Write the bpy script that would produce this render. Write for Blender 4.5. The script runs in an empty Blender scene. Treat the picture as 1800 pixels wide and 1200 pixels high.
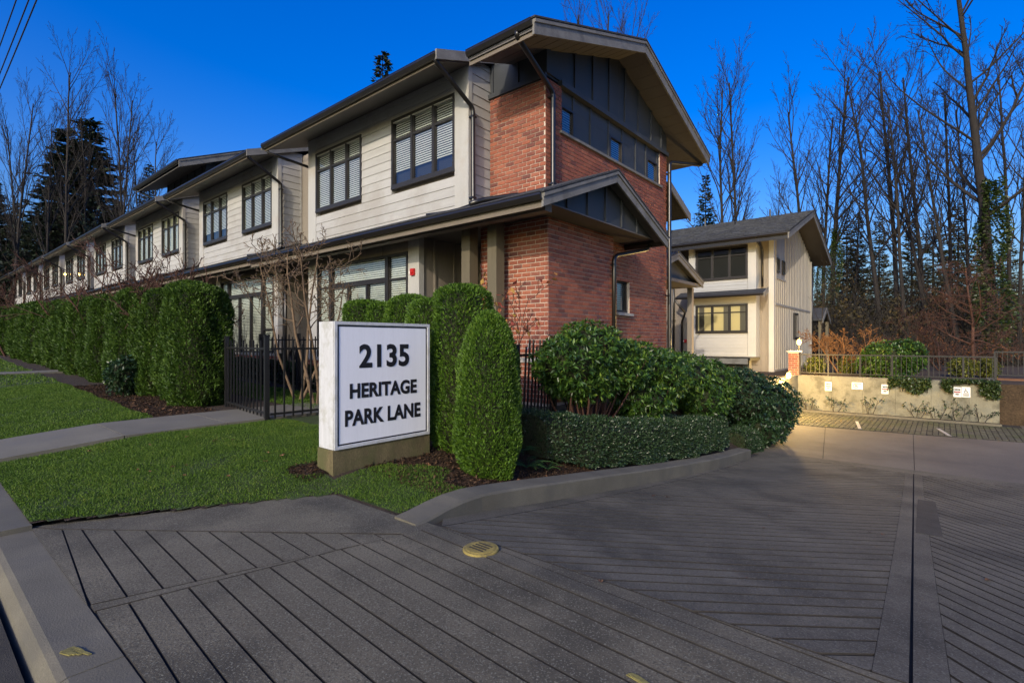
import bpy, math, random
import numpy as np
from mathutils import Vector

random.seed(11)
rng = np.random.default_rng(11)
sc = bpy.context.scene
COL = sc.collection

# ------------------------------------------------------------------ camera, sky, sun, exposure
# z = 0 is the camera's eye height; +Y runs up the lane, X runs along the street
cam = bpy.data.cameras.new('camera')
cam.lens = 18.14; cam.sensor_width = 36.0; cam.clip_start = 0.05; cam.clip_end = 3000
cam_o = bpy.data.objects.new('camera', cam); COL.objects.link(cam_o)
cam_o.location = (0, 0, 0); cam_o.rotation_euler = (math.radians(90), 0, math.radians(39.9))
sc.camera = cam_o

SUN_EL, SUN_AZ = 24.0, 163.0           # degrees; azimuth clockwise from +Y
world = bpy.data.worlds.new('World'); sc.world = world; world.use_nodes = True
wn, wl = world.node_tree.nodes, world.node_tree.links
wn.clear()
w_out = wn.new('ShaderNodeOutputWorld'); w_bg = wn.new('ShaderNodeBackground')
w_sky = wn.new('ShaderNodeTexSky'); w_sky.sky_type = 'NISHITA'; w_sky.sun_disc = False
w_sky.sun_elevation = math.radians(SUN_EL); w_sky.sun_rotation = math.radians(SUN_AZ)
w_sky.altitude = 50; w_sky.air_density = 1.3; w_sky.dust_density = 4.0; w_sky.ozone_density = 6.0
w_hs = wn.new('ShaderNodeHueSaturation'); w_hs.inputs['Saturation'].default_value = 1.38; w_hs.inputs['Hue'].default_value = 0.524
wl.new(w_sky.outputs[0], w_hs.inputs['Color']); wl.new(w_hs.outputs[0], w_bg.inputs[0])
w_bg.inputs[1].default_value = 0.15
wl.new(w_bg.outputs[0], w_out.inputs[0])

sun = bpy.data.lights.new('sun', 'SUN'); sun.energy = 1.9; sun.angle = math.radians(0.6); sun.color = (1.0, 0.84, 0.64)
sun_o = bpy.data.objects.new('sun', sun); COL.objects.link(sun_o)
_e, _a = math.radians(SUN_EL), math.radians(SUN_AZ)
to_sun = Vector((math.sin(_a) * math.cos(_e), math.cos(_a) * math.cos(_e), math.sin(_e)))
sun_o.rotation_euler = (-to_sun).to_track_quat('-Z', 'Y').to_euler(); sun_o.location = to_sun * 60

vs = sc.view_settings
vs.view_transform = 'Standard'; vs.look = 'None'; vs.gamma = 1.0; vs.exposure = 0.72; vs.use_curve_mapping = False
sc.cycles.max_bounces = 6; sc.cycles.transparent_max_bounces = 12; sc.cycles.use_denoising = True

# ------------------------------------------------------------------ helpers
def at(px, f):
    """ground position (x, y) at image column px (of 1800) and f metres in front of the camera plane"""
    r = (px - 900) / 907.0 * f
    return (r * .767 - f * .641, r * .641 + f * .767)

class MB:
    """collects geometry for one mesh object"""
    def __init__(s): s.v = []; s.f = []
    def add(s, vs_, fs):
        o = len(s.v); s.v += [tuple(p) for p in vs_]; s.f += [tuple(i + o for i in q) for q in fs]; return s
    def box(s, x0, x1, y0, y1, z0, z1):
        return s.add([(x0,y0,z0),(x1,y0,z0),(x1,y1,z0),(x0,y1,z0),(x0,y0,z1),(x1,y0,z1),(x1,y1,z1),(x0,y1,z1)],
                     [(3,2,1,0),(4,5,6,7),(0,1,5,4),(1,2,6,5),(2,3,7,6),(3,0,4,7)])
    def prism(s, poly, d):
        n = len(poly); d = Vector(d)
        a = [Vector(p) for p in poly]
        nrm = Vector((0,0,0))
        for i in range(n): nrm += a[i].cross(a[(i+1) % n])
        if nrm.dot(d) > 0: a = a[::-1]
        return s.add([tuple(p) for p in a] + [tuple(p + d) for p in a],
                     [tuple(range(n)), tuple(range(2*n-1, n-1, -1))] + [(i, i+n, (i+1) % n + n, (i+1) % n) for i in range(n)])
    def prism_x(s, yz, x0, x1): return s.prism([(x0, y, z) for y, z in yz], (x1-x0, 0, 0))
    def prism_y(s, xz, y0, y1): return s.prism([(x, y0, z) for x, z in xz], (0, y1-y0, 0))
    def prism_z(s, xy, z0, z1): return s.prism([(x, y, z0) for x, y in xy], (0, 0, z1-z0))
    def tube(s, pts, r, n=8, cap=True):
        pts = [Vector(p) for p in pts]; k = len(pts)
        rs = r if isinstance(r, (list, tuple)) else [r] * k
        o = len(s.v); u = None
        for i, p in enumerate(pts):
            d = (pts[min(i+1, k-1)] - pts[max(i-1, 0)])
            d = d.normalized() if d.length > 1e-9 else Vector((0,0,1))
            if u is None:
                u = d.cross(Vector((0,0,1)) if abs(d.z) < .9 else Vector((1,0,0))).normalized()
            u = (u - d * u.dot(d)); u = u.normalized() if u.length > 1e-6 else d.orthogonal().normalized()
            w = d.cross(u)
            for j in range(n):
                t = 2 * math.pi * j / n
                s.v.append(tuple(p + (u * math.cos(t) + w * math.sin(t)) * rs[i]))
        for i in range(k-1):
            for j in range(n):
                a = o + i*n + j; b = o + i*n + (j+1) % n
                s.f.append((a, b, b+n, a+n))
        if cap:
            s.f.append(tuple(o + j for j in range(n))[::-1]); s.f.append(tuple(o + (k-1)*n + j for j in range(n)))
        return s
    def lathe(s, prof, n=14, c=(0,0)):
        o = len(s.v); k = len(prof)
        for r, z in prof:
            for j in range(n):
                t = 2*math.pi*j/n; s.v.append((c[0] + r*math.cos(t), c[1] + r*math.sin(t), z))
        for i in range(k-1):
            for j in range(n):
                a = o+i*n+j; b = o+i*n+(j+1) % n; s.f.append((a, b, b+n, a+n))
        s.f.append(tuple(o+j for j in range(n))[::-1]); s.f.append(tuple(o+(k-1)*n+j for j in range(n)))
        return s
    def mesh(s, name, mat, off=(0,0,0), smooth=False):
        me = bpy.data.meshes.new(name)
        me.from_pydata([(x-off[0], y-off[1], z-off[2]) for x, y, z in s.v], [], s.f)
        if mat is not None: me.materials.append(mat)
        if smooth: me.shade_smooth()
        me.update(); return me
    def build(s, name, mat, parent=None, smooth=False, loc=None):
        """with a parent: vertices are in world space, stored relative to the thing's base; loc: own origin"""
        off = (0,0,0)
        if parent is not None: off = base_of(parent)
        if loc is not None: off = loc
        o = bpy.data.objects.new(name, s.mesh(name, mat, off, smooth)); COL.objects.link(o)
        if parent is not None:
            o.parent = parent
            if loc is not None: b = base_of(parent); o.location = tuple(loc[i]-b[i] for i in range(3))
        elif loc is not None: o.location = loc
        return o

def base_of(o):
    x = Vector((0,0,0))
    while o is not None: x += o.location; o = o.parent
    return tuple(x)
def tag(o, label, cat, group=None, kind=None):
    o['label'] = label; o['category'] = cat
    if group: o['group'] = group
    if kind: o['kind'] = kind
    return o
def struct(o): o['kind'] = 'structure'; return o
def thing(name, label, cat, loc, group=None):
    o = bpy.data.objects.new(name, None); COL.objects.link(o); o.location = loc; o.empty_display_size = .2
    return tag(o, label, cat, group)
def copy_tree(o, parent=None):
    c = o.copy(); COL.objects.link(c); c.parent = parent
    for ch in list(o.children): copy_tree(ch, c)
    return c

def np_mesh(name, V, F, mat, smooth=False):
    V = np.asarray(V, dtype=np.float32); F = np.asarray(F, dtype=np.int32)
    me = bpy.data.meshes.new(name); k = F.shape[1]; m = F.shape[0]
    me.vertices.add(len(V)); me.vertices.foreach_set('co', V.ravel())
    me.loops.add(m*k); me.loops.foreach_set('vertex_index', F.ravel())
    me.polygons.add(m)
    me.polygons.foreach_set('loop_start', np.arange(0, m*k, k, dtype=np.int32))
    me.polygons.foreach_set('loop_total', np.full(m, k, dtype=np.int32))
    if mat is not None: me.materials.append(mat)
    me.update(calc_edges=True)
    if smooth: me.shade_smooth()
    return me
def link(name, me, parent=None, loc=(0,0,0)):
    o = bpy.data.objects.new(name, me); COL.objects.link(o); o.parent = parent; o.location = loc; return o

def nrm(a): return a / np.maximum(np.linalg.norm(a, axis=1, keepdims=True), 1e-9)
def leaves(P, D, L, W, name, mat, fold=.25, roll=None):
    """P points, D directions, L lengths, W widths -> folded diamond leaves, two triangles each, one island each"""
    n = len(P); D = nrm(D)
    ref = rng.normal(size=(n, 3)); S = nrm(np.cross(D, ref)) ; U = np.cross(S, D)
    if roll is not None:   # keep leaf face roughly upward
        S = nrm(np.cross(D, np.tile([0,0,1.0], (n,1)) + ref*roll)); U = np.cross(S, D)
    L = np.asarray(L).reshape(-1,1); W = np.asarray(W).reshape(-1,1)
    b = P; t = P + D*L; m = P + D*L*.5
    l = m + S*W*.5 + U*W*fold; r = m - S*W*.5 + U*W*fold
    V = np.empty((n*4, 3)); V[0::4] = b; V[1::4] = l; V[2::4] = t; V[3::4] = r
    i = np.arange(n)*4
    F = np.empty((n*2, 3), int); F[0::2] = np.stack([i, i+2, i+1], 1); F[1::2] = np.stack([i, i+3, i+2], 1)
    return np_mesh(name, V, F, mat)

# ------------------------------------------------------------------ materials
def new_mat(name):
    m = bpy.data.materials.new(name); m.use_nodes = True
    nt = m.node_tree; b = nt.nodes['Principled BSDF']
    return m, nt, b
def N(nt, t, **kw):
    n = nt.nodes.new(t)
    for k, v in kw.items():
        if k in n.inputs: n.inputs[k].default_value = v
        else: setattr(n, k, v)
    return n
def ramp(nt, fac, stops):
    r = nt.nodes.new('ShaderNodeValToRGB'); e = r.color_ramp.elements
    while len(e) > 1: e.remove(e[-1])
    e[0].position = stops[0][0]; e[0].color = (*stops[0][1], 1)
    for p, c in stops[1:]:
        x = e.new(p); x.color = (*c, 1)
    nt.links.new(fac, r.inputs[0]); return r
def mul(c, k): return tuple(min(1, x*k) for x in c)
def mixc(nt, fac, a, b, mode='MIX'):
    m = nt.nodes.new('ShaderNodeMix'); m.data_type = 'RGBA'; m.blend_type = mode
    for sock, v in ((m.inputs[0], fac), (m.inputs[6], a), (m.inputs[7], b)):
        if hasattr(v, 'links'): nt.links.new(v, sock)
        elif isinstance(v, tuple): sock.default_value = (*v, 1)
        else: sock.default_value = v
    return m.outputs[2]
def noisy(name, c, rough=.7, var=.25, scale=3.0, fine=60.0, bump=.15, stretch=(1,1,1), spec=.4, metal=0, island=0.0, dirt=None, dirt_scale=1.2, bump_dist=.004, stops=None, speck=None):
    """base colour with broad and fine variation, optional per-piece variation, dirt patches and fine relief"""
    m, nt, b = new_mat(name); lk = nt.links
    tc = N(nt, 'ShaderNodeTexCoord'); mp = N(nt, 'ShaderNodeMapping'); mp.inputs['Scale'].default_value = stretch
    geo = N(nt, 'ShaderNodeNewGeometry')
    lk.new(geo.outputs['Position'], mp.inputs[0])
    n1 = N(nt, 'ShaderNodeTexNoise', Scale=scale, Detail=6.0, Roughness=.6); lk.new(mp.outputs[0], n1.inputs['Vector'])
    n2 = N(nt, 'ShaderNodeTexNoise', Scale=fine, Detail=3.0, Roughness=.6); lk.new(mp.outputs[0], n2.inputs['Vector'])
    r1 = ramp(nt, n1.outputs[0], stops or [(.25, mul(c, 1-var)), (.75, mul(c, 1+var))])
    r2 = ramp(nt, n2.outputs[0], [(.3, (1-var*.8,)*3), (.7, (1+var*.5,)*3)])
    col = mixc(nt, 1.0, r1.outputs[0], r2.outputs[0], 'MULTIPLY')
    if island:
        oi = N(nt, 'ShaderNodeObjectInfo'); ad = N(nt, 'ShaderNodeMath', operation='ADD'); fr = N(nt, 'ShaderNodeMath', operation='FRACT')
        lk.new(oi.outputs['Random'], ad.inputs[0]); lk.new(geo.outputs['Random Per Island'], ad.inputs[1]); lk.new(ad.outputs[0], fr.inputs[0])
        r3 = ramp(nt, fr.outputs[0], [(0, (1-island,)*3), (1, (1+island*.7,)*3)])
        col = mixc(nt, 1.0, col, r3.outputs[0], 'MULTIPLY')
    if dirt:
        n3 = N(nt, 'ShaderNodeTexNoise', Scale=dirt_scale, Detail=8.0, Roughness=.65); lk.new(geo.outputs['Position'], n3.inputs['Vector'])
        r4 = ramp(nt, n3.outputs[0], [(.49, (0,)*3), (.64, (.8,)*3)])
        col = mixc(nt, r4.outputs[0], col, dirt)
    if speck:
        for sc_, col_, lo in ((speck[0], speck[1], .60), (speck[0]*.7, speck[2], .62)):
            n4 = N(nt, 'ShaderNodeTexNoise', Scale=sc_, Detail=1.0); lk.new(geo.outputs['Position'], n4.inputs['Vector'])
            r5 = ramp(nt, n4.outputs[0], [(lo, (0,)*3), (lo+.05, (.8,)*3)]); col = mixc(nt, r5.outputs[0], col, col_)
    lk.new(col, b.inputs['Base Color'])
    b.inputs['Roughness'].default_value = rough; b.inputs['Metallic'].default_value = metal; b.inputs['Specular IOR Level'].default_value = spec
    if bump:
        bp = N(nt, 'ShaderNodeBump', Strength=bump, Distance=bump_dist); lk.new(n2.outputs[0], bp.inputs['Height']); lk.new(bp.outputs[0], b.inputs['Normal'])
    return m
def leafmat(name, stops, rough=.5, trans=.3, spec=.4):
    """foliage: colour differs leaf by leaf, a little light passes through"""
    m, nt, b = new_mat(name); lk = nt.links
    geo = N(nt, 'ShaderNodeNewGeometry'); oi = N(nt, 'ShaderNodeObjectInfo')
    ns = N(nt, 'ShaderNodeTexNoise', Scale=2.2, Detail=3.0); lk.new(geo.outputs['Position'], ns.inputs['Vector'])
    mx = N(nt, 'ShaderNodeMath', operation='MULTIPLY_ADD'); lk.new(ns.outputs[0], mx.inputs[0]); mx.inputs[1].default_value = .55
    m2 = N(nt, 'ShaderNodeMath', operation='MULTIPLY'); lk.new(geo.outputs['Random Per Island'], m2.inputs[0]); m2.inputs[1].default_value = .72
    lk.new(m2.outputs[0], mx.inputs[2])
    m3 = N(nt, 'ShaderNodeMath', operation='SUBTRACT'); lk.new(mx.outputs[0], m3.inputs[0]); m3.inputs[1].default_value = .14
    r = ramp(nt, m3.outputs[0], stops)
    lk.new(r.outputs[0], b.inputs['Base Color']); b.inputs['Roughness'].default_value = rough; b.inputs['Specular IOR Level'].default_value = spec
    if trans:
        tr = N(nt, 'ShaderNodeBsdfTranslucent'); lk.new(r.outputs[0], tr.inputs[0])
        mi = N(nt, 'ShaderNodeMixShader'); mi.inputs[0].default_value = trans
        lk.new(b.outputs[0], mi.inputs[1]); lk.new(tr.outputs[0], mi.inputs[2]); lk.new(mi.outputs[0], nt.nodes['Material Output'].inputs[0])
    return m
def emit(name, c, s):
    m, nt, b = new_mat(name); b.inputs['Base Color'].default_value = (*c, 1)
    b.inputs['Emission Color'].default_value = (*c, 1); b.inputs['Emission Strength'].default_value = s; return m

M = {}
M['siding'] = noisy('painted lap siding', (.37,.366,.355), .65, .10, 1.5, 40, .12, (1,1,6), island=.07, dirt=(.29,.275,.25), dirt_scale=.9)
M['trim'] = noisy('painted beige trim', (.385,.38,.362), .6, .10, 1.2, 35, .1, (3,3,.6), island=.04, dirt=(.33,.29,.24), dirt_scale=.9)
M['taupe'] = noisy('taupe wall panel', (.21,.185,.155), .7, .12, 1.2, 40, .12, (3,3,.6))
M['rake'] = noisy('weathered grey fascia board', (.165,.16,.15), .7, .22, 2.5, 45, .25, (1,1,3), dirt=(.10,.095,.085), dirt_scale=3)
M['fascia'] = noisy('tan fascia', (.15,.125,.095), .6, .15, 2, 30, .1)
M['gutter'] = noisy('dark bronze metal', (.012,.0105,.0095), .32, .2, 3, 40, .05, spec=.6)
M['frame'] = noisy('dark window vinyl', (.022,.020,.019), .45, .12, 3, 50, .04)
M['char'] = noisy('charcoal panel', (.040,.045,.052), .6, .15, 1.5, 50, .15)
M['mortar'] = noisy('mortar', (.52,.45,.38), .9, .15, 6, 90, .3)
M['stone'] = noisy('cast stone band', (.34,.33,.30), .8, .2, 5, 70, .3)
M['post'] = noisy('olive stained timber post', (.115,.098,.064), .7, .15, 2, 40, .2, (4,4,.5))
M['shingle'] = noisy('asphalt shingles', (.045,.048,.054), .9, .45, 9, 30, .8, (1,1,1), bump_dist=.02, island=.3)
M['concrete'] = noisy('broom finished driveway concrete', (.108,.095,.066), .9, .40, 1.1, 85, .7, dirt=(.036,.032,.023), dirt_scale=1.0, bump_dist=.005, island=.03, speck=(110, (.17,.165,.125), (.045,.042,.032)))
M['groove'] = noisy('dark groove tone', (.028,.025,.022), .95, .3, 6, 60, .3)  # dark tone for groove sides and bedding
M['kerb'] = noisy('kerb concrete', (.125,.114,.084), .85, .25, 2.2, 110, .6, dirt=(.09,.085,.07), dirt_scale=1.6)
M['walk'] = noisy('footpath concrete', (.145,.134,.104), .85, .18, 1.6, 120, .5, dirt=(.12,.115,.105), dirt_scale=1.1)
M['court'] = noisy('court concrete', (.125,.108,.082), .8, .25, .7, 70, .4, dirt=(.075,.064,.052), dirt_scale=.6)
M['paver'] = noisy('mossy paving block', (.075,.072,.05), .85, .3, 3, 60, .5, island=.3, dirt=(.05,.06,.02), dirt_scale=1.5)
M['wallc'] = noisy('board formed concrete wall', (.20,.19,.14), .85, .25, 2.0, 40, .5, dirt=(.09,.085,.06), dirt_scale=2.6, bump_dist=.01)
M['asphalt'] = noisy('asphalt', (.046,.042,.034), .9, .35, 2, 160, .9, bump_dist=.006)
M['soil'] = noisy('bark mulch soil', (.040,.026,.017), .95, .5, 8, 45, 1.0, bump_dist=.03)
M['turf'] = noisy('turf under grass', (.035,.055,.012), .95, .4, 5, 60, .8, bump_dist=.02)
M['forestfloor'] = noisy('leaf litter', (.055,.035,.018), .95, .5, 2, 20, .8, bump_dist=.04)
M['signwhite'] = noisy('sign white enamel', (.74,.75,.80), .4, .04, 2, 30, .02, (6,6,.4), spec=.5)
M['signside'] = noisy('dirty white sign case', (.50,.51,.53), .5, .12, 4, 40, .1, (6,6,.6), dirt=(.36,.36,.33), dirt_scale=7)
M['ink'] = noisy('black lettering', (.012,.011,.014), .5, .1, 5, 40, 0)
M['signbase'] = noisy('mossy concrete plinth', (.115,.092,.045), .9, .4, 3.5, 60, .6, (2,2,.7), dirt=(.07,.075,.025), dirt_scale=2.5)
M['iron'] = noisy('black painted steel', (.012,.012,.013), .45, .15, 4, 60, .05)
M['red'] = noisy('red alarm housing', (.42,.012,.012), .4, .1, 5, 40, 0)
M['chrome'] = noisy('grey metal', (.45,.45,.45), .3, .1, 5, 40, 0, metal=.8)
M['white'] = noisy('white paint', (.72,.72,.70), .5, .06, 3, 40, .03)
M['blind'] = noisy('white blind slats', (.70,.72,.70), .55, .06, 2, 30, 0)
M['dark'] = noisy('painted dark room', (.03,.03,.032), .9, .1, 2, 20, 0)  # dark sheet behind the glass stands in for room shade
M['yellow'] = noisy('worn yellow paint', (.25,.195,.055), .8, .3, 14, 80, .4, dirt=(.10,.085,.04), dirt_scale=16)
M['yellowmark'] = noisy('yellow chalk paint', (.20,.175,.055), .9, .3, 14, 80, .3)
M['bark'] = noisy('grey brown bark', (.022,.018,.015), .9, .35, 4, 25, .9, (3,3,.6), bump_dist=.02)
M['palebark'] = noisy('pale tan bark', (.145,.098,.060), .85, .3, 4, 30, .6, (3,3,.6))
M['redbark'] = noisy('red brown twig bark', (.075,.034,.022), .85, .3, 4, 30, .5)
M['lampbark'] = noisy('twig bark painted lamp lit', (.20,.095,.035), .85, .3, 4, 30, .4)  # brighter rust tone paints lamp light onto the maple by the lantern
M['cedar_core'] = noisy('painted shade hedge core', (.018,.022,.008), .95, .4, 6, 40, .5)  # dark colour stands in for shade inside hedges and shrubs
M['woodwall'] = noisy('brown stained timber', (.14,.065,.035), .75, .25, 2.5, 40, .4, (1,5,5), island=.15)
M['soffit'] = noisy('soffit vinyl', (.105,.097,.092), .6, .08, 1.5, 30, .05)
M['leafdark'] = noisy('dark wet fallen leaf', (.07,.036,.02), .7, .4, 20, 90, .3, island=.5)
M['leafbrown'] = noisy('fallen leaf', (.20,.10,.045), .8, .4, 20, 90, .3, island=.5)

def brickmat():
    m, nt, b = new_mat('fired clay brick'); lk = nt.links
    geo = N(nt, 'ShaderNodeNewGeometry'); oi = N(nt, 'ShaderNodeObjectInfo')
    ad = N(nt, 'ShaderNodeMath', operation='ADD'); fr = N(nt, 'ShaderNodeMath', operation='FRACT')
    lk.new(oi.outputs['Random'], ad.inputs[0]); lk.new(geo.outputs['Random Per Island'], ad.inputs[1]); lk.new(ad.outputs[0], fr.inputs[0])
    r = ramp(nt, fr.outputs[0], [(0,(.13,.042,.033)),(.2,(.21,.062,.038)),(.5,(.25,.074,.042)),(.8,(.285,.086,.047)),(.95,(.30,.10,.058)),(1,(.14,.052,.044))])
    n2 = N(nt, 'ShaderNodeTexNoise', Scale=45.0, Detail=5.0); lk.new(geo.outputs['Position'], n2.inputs['Vector'])
    r2 = ramp(nt, n2.outputs[0], [(.3,(.72,)*3),(.7,(1.15,)*3)])
    lk.new(mixc(nt, 1.0, r.outputs[0], r2.outputs[0], 'MULTIPLY'), b.inputs['Base Color'])
    b.inputs['Roughness'].default_value = .8
    bp = N(nt, 'ShaderNodeBump', Strength=.35, Distance=.003); lk.new(n2.outputs[0], bp.inputs['Height']); lk.new(bp.outputs[0], b.inputs['Normal'])
    return m
M['brick'] = brickmat()
def glassmat():
    m, nt, b = new_mat('window glass'); lk = nt.links
    fr = N(nt, 'ShaderNodeFresnel', IOR=1.95); tr = N(nt, 'ShaderNodeBsdfTransparent'); gl = N(nt, 'ShaderNodeBsdfGlossy', Roughness=.015)
    tr.inputs[0].default_value = (.86,.90,.89,1); gl.inputs[0].default_value = (.95,.97,1,1)
    mi = N(nt, 'ShaderNodeMixShader'); lk.new(fr.outputs[0], mi.inputs[0]); lk.new(tr.outputs[0], mi.inputs[1]); lk.new(gl.outputs[0], mi.inputs[2])
    lk.new(mi.outputs[0], nt.nodes['Material Output'].inputs[0]); return m
M['glass'] = glassmat()
M['cedar'] = leafmat('cedar sprays', [(.0,(.020,.046,.006)),(.45,(.056,.125,.010)),(.8,(.11,.205,.018)),(1,(.19,.27,.03))], .55, .3)
M['cedar_far'] = leafmat('cedar hedge sprays', [(.0,(.016,.036,.005)),(.45,(.042,.090,.010)),(.8,(.078,.145,.016)),(1,(.13,.19,.03))], .55, .3)
M['laurel'] = leafmat('glossy evergreen leaves', [(0,(.014,.034,.008)),(.4,(.032,.080,.014)),(.75,(.075,.15,.020)),(.92,(.18,.26,.035)),(1,(.32,.33,.12))], .38, .22, .5)
M['boxleaf'] = leafmat('small dark hedge leaves', [(0,(.012,.026,.012)),(.6,(.026,.055,.022)),(1,(.06,.10,.04))], .35, .15, .5)
M['darkleaf'] = leafmat('dark evergreen leaves', [(0,(.010,.024,.010)),(.6,(.022,.052,.018)),(1,(.05,.095,.03))], .38, .18, .5)
M['grass'] = leafmat('lawn blades', [(0,(.036,.070,.009)),(.45,(.068,.140,.014)),(.8,(.115,.19,.020)),(.95,(.19,.21,.040)),(1,(.24,.21,.06))], .6, .35, .3)
M['needle_lit'] = leafmat('painted lit conifer needles', [(0,(.018,.019,.006)),(.6,(.050,.050,.014)),(1,(.12,.10,.028))], .6, .15, .3)  # lighter, warmer copy of the needles; light painted into the colour
M['scrub'] = leafmat('olive brown scrub leaves', [(0,(.018,.014,.006)),(.6,(.050,.040,.014)),(1,(.13,.085,.028))], .6, .15, .3)
M['needle'] = leafmat('conifer needles', [(0,(.008,.014,.009)),(.6,(.018,.032,.018)),(1,(.038,.056,.026))], .6, .15, .3)
M['ivy'] = leafmat('ivy leaves', [(0,(.014,.028,.007)),(.6,(.035,.06,.012)),(1,(.085,.105,.02))], .4, .2, .5)
M['autumn'] = leafmat('red and yellow autumn leaves', [(0,(.20,.03,.03)),(.4,(.34,.08,.05)),(.7,(.42,.22,.06)),(1,(.40,.38,.08))], .6, .35, .3)
M['rusttwig'] = leafmat('rusty winter twigs', [(0,(.09,.035,.014)),(1,(.26,.11,.04))], .8, .1, .2)
M['fern'] = leafmat('fern fronds', [(0,(.02,.055,.012)),(1,(.06,.14,.03))], .5, .3)
M['lit_leaf'] = leafmat('painted lamp lit shrub leaves', [(0,(.05,.07,.01)),(.6,(.13,.15,.02)),(1,(.30,.26,.05))], .5, .3)  # yellow in the leaf colour stands in for lamp light
# ------------------------------------------------------------------ terrain
_PY = np.array([-60, .4, 2.5, 4.2, 6, 7.7, 9.6, 11.4, 12.6, 60]); _PZ = np.array([-1.44, -1.40, -1.35, -1.61, -1.85, -2.06, -2.27, -2.41, -2.46, -2.47])
def prof(y): return np.interp(y, _PY, _PZ)
def ss(t): t = np.clip(t, 0, 1); return t*t*(3-2*t)
def upper(x, y):
    """height of lawn, beds and yards"""
    x = np.asarray(x, float); y = np.asarray(y, float)
    e = np.where(x > -5.29, .65 + (np.minimum(x, -4.12) + 5.29) / 1.17 * 1.9, .65); w = np.where(x > -5.29, 1.6 - .95*np.clip((x+5.29)/1.17, 0, 1), 1.6)
    z = -1.362 + .122 * ss((y - e) / w) + .022 * np.maximum(0, -x - 8.5) + .02*np.clip((y-4)/6, 0, 1)
    t = ss((x + 4.75) / 1.45)
    low = prof(y) + np.interp(y, [2.46, 2.8, 3.0, 3.55, 4.6], [-.01, .05, .09, .12, .13])
    k = t * ss((y - 2.2) / .8)
    return z * (1-k) + low * k

def grid_sheet(name, xs, ys, hf, mat, mask=None, dz=0.0):
    X, Y = np.meshgrid(xs, ys, indexing='ij'); Z = hf(X, Y) + dz
    nx, ny = len(xs), len(ys); idx = np.arange(nx*ny).reshape(nx, ny)
    F = np.stack([idx[:-1,:-1], idx[1:,:-1], idx[1:,1:], idx[:-1,1:]], -1).reshape(-1, 4)
    if mask is not None:
        cx = ((X[:-1,:-1]+X[1:,1:])*.5).ravel(); cy = ((Y[:-1,:-1]+Y[1:,1:])*.5).ravel()
        F = F[mask(cx, cy)]
    V = np.stack([X.ravel(), Y.ravel(), Z.ravel()], 1)
    used = np.unique(F); remap = np.zeros(len(V), int); remap[used] = np.arange(len(used))
    return link(name, np_mesh(name, V[used], remap[F], mat, True))

# far ground reaching the horizon
b = MB(); b.add([(-900,-900,-2.75),(900,-900,-2.75),(900,900,-2.75),(-900,900,-2.75)], [(0,1,2,3)])
struct(b.build('ground', M['forestfloor']))
# street
b = MB(); b.box(-120, 60, -9.5, .36, -2.4, -1.475); struct(b.build('street', M['asphalt']))
b = MB(); b.box(-120, 60, -60, -9.6, -2.4, -1.40); struct(b.build('far_verge', M['turf']))
# planting soil and yards left of the lane, and the raised garden beyond the court
_xs = np.concatenate([np.arange(-75, -14, .8), np.arange(-14, -5.6, .15), np.arange(-5.6, -3.19, .06)]); _xs[-1] = -3.2
_ys = np.concatenate([np.arange(.65, 3, .06), np.arange(3, 6.5, .15), np.arange(6.5, 16.5, .5)])
def bed_mask(x, y):
    edge = np.where(x > -5.29, .65 + (x + 5.29) / 1.17 * 1.9, .65)
    return y > np.where(x > -4.12, 2.5, edge) - .02
struct(grid_sheet('planting_bed', _xs, _ys, upper, M['soil'], bed_mask))
b = MB(); b.box(-90, -4.12, 15.4, 120, -2.74, -1.27); b.box(-4.12, 60, 21.2, 120, -2.74, -1.275)
struct(b.build('woodland_floor', M['forestfloor']))

# ------------------------------------------------------------------ lawn
def lawn_mask(x, y):
    edge = np.where(x > -5.29, .65 + (x + 5.29) / 1.17 * 1.9, .65)           # slanting edge beside the apron flare
    edge = np.where(x > -4.12, 2.55 + 0*x, edge)
    back = np.where(x < -9.6, 2.62 + .03*np.sin(x*3) + .012*np.maximum(0, -x-9.6), 4.0)
    back = np.where(x > -8.1, 4.55 + .05*np.sin(x*2.3), back)
    back = np.where(x > -5.6, 4.0 - .1*(x+5.6), back)
    back = np.where(x > -4.72, 3.62 - .55*np.abs(x+3.9) + .12*np.sin(x*9), back)
    m = (y > edge) & (y < back) & (x < -3.28)
    m &= ~((x > -9.62) & (x < -8.08)) & ~((x > -22.1) & (x < -20.7)) & ~((x > -37.5) & (x < -36))
    m &= ~((x > -4.75) & (x < -4.36) & (y > 2.6) & (y < 3.9))
    m &= ~(((x+4.75)/.2)**2 + ((y-2.6)/.2)**2 < 1)                       # bare patch by the plinth
    yard = (y > 4.75) & (y < 6.0) & (x < -7.0) & (x > -30)
    return m | yard
_lx = np.arange(-50, -3.2, .09); _ly = np.arange(.65, 6.1, .09)
struct(grid_sheet('lawn', _lx, _ly, upper, M['turf'], lawn_mask, .006))
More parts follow.
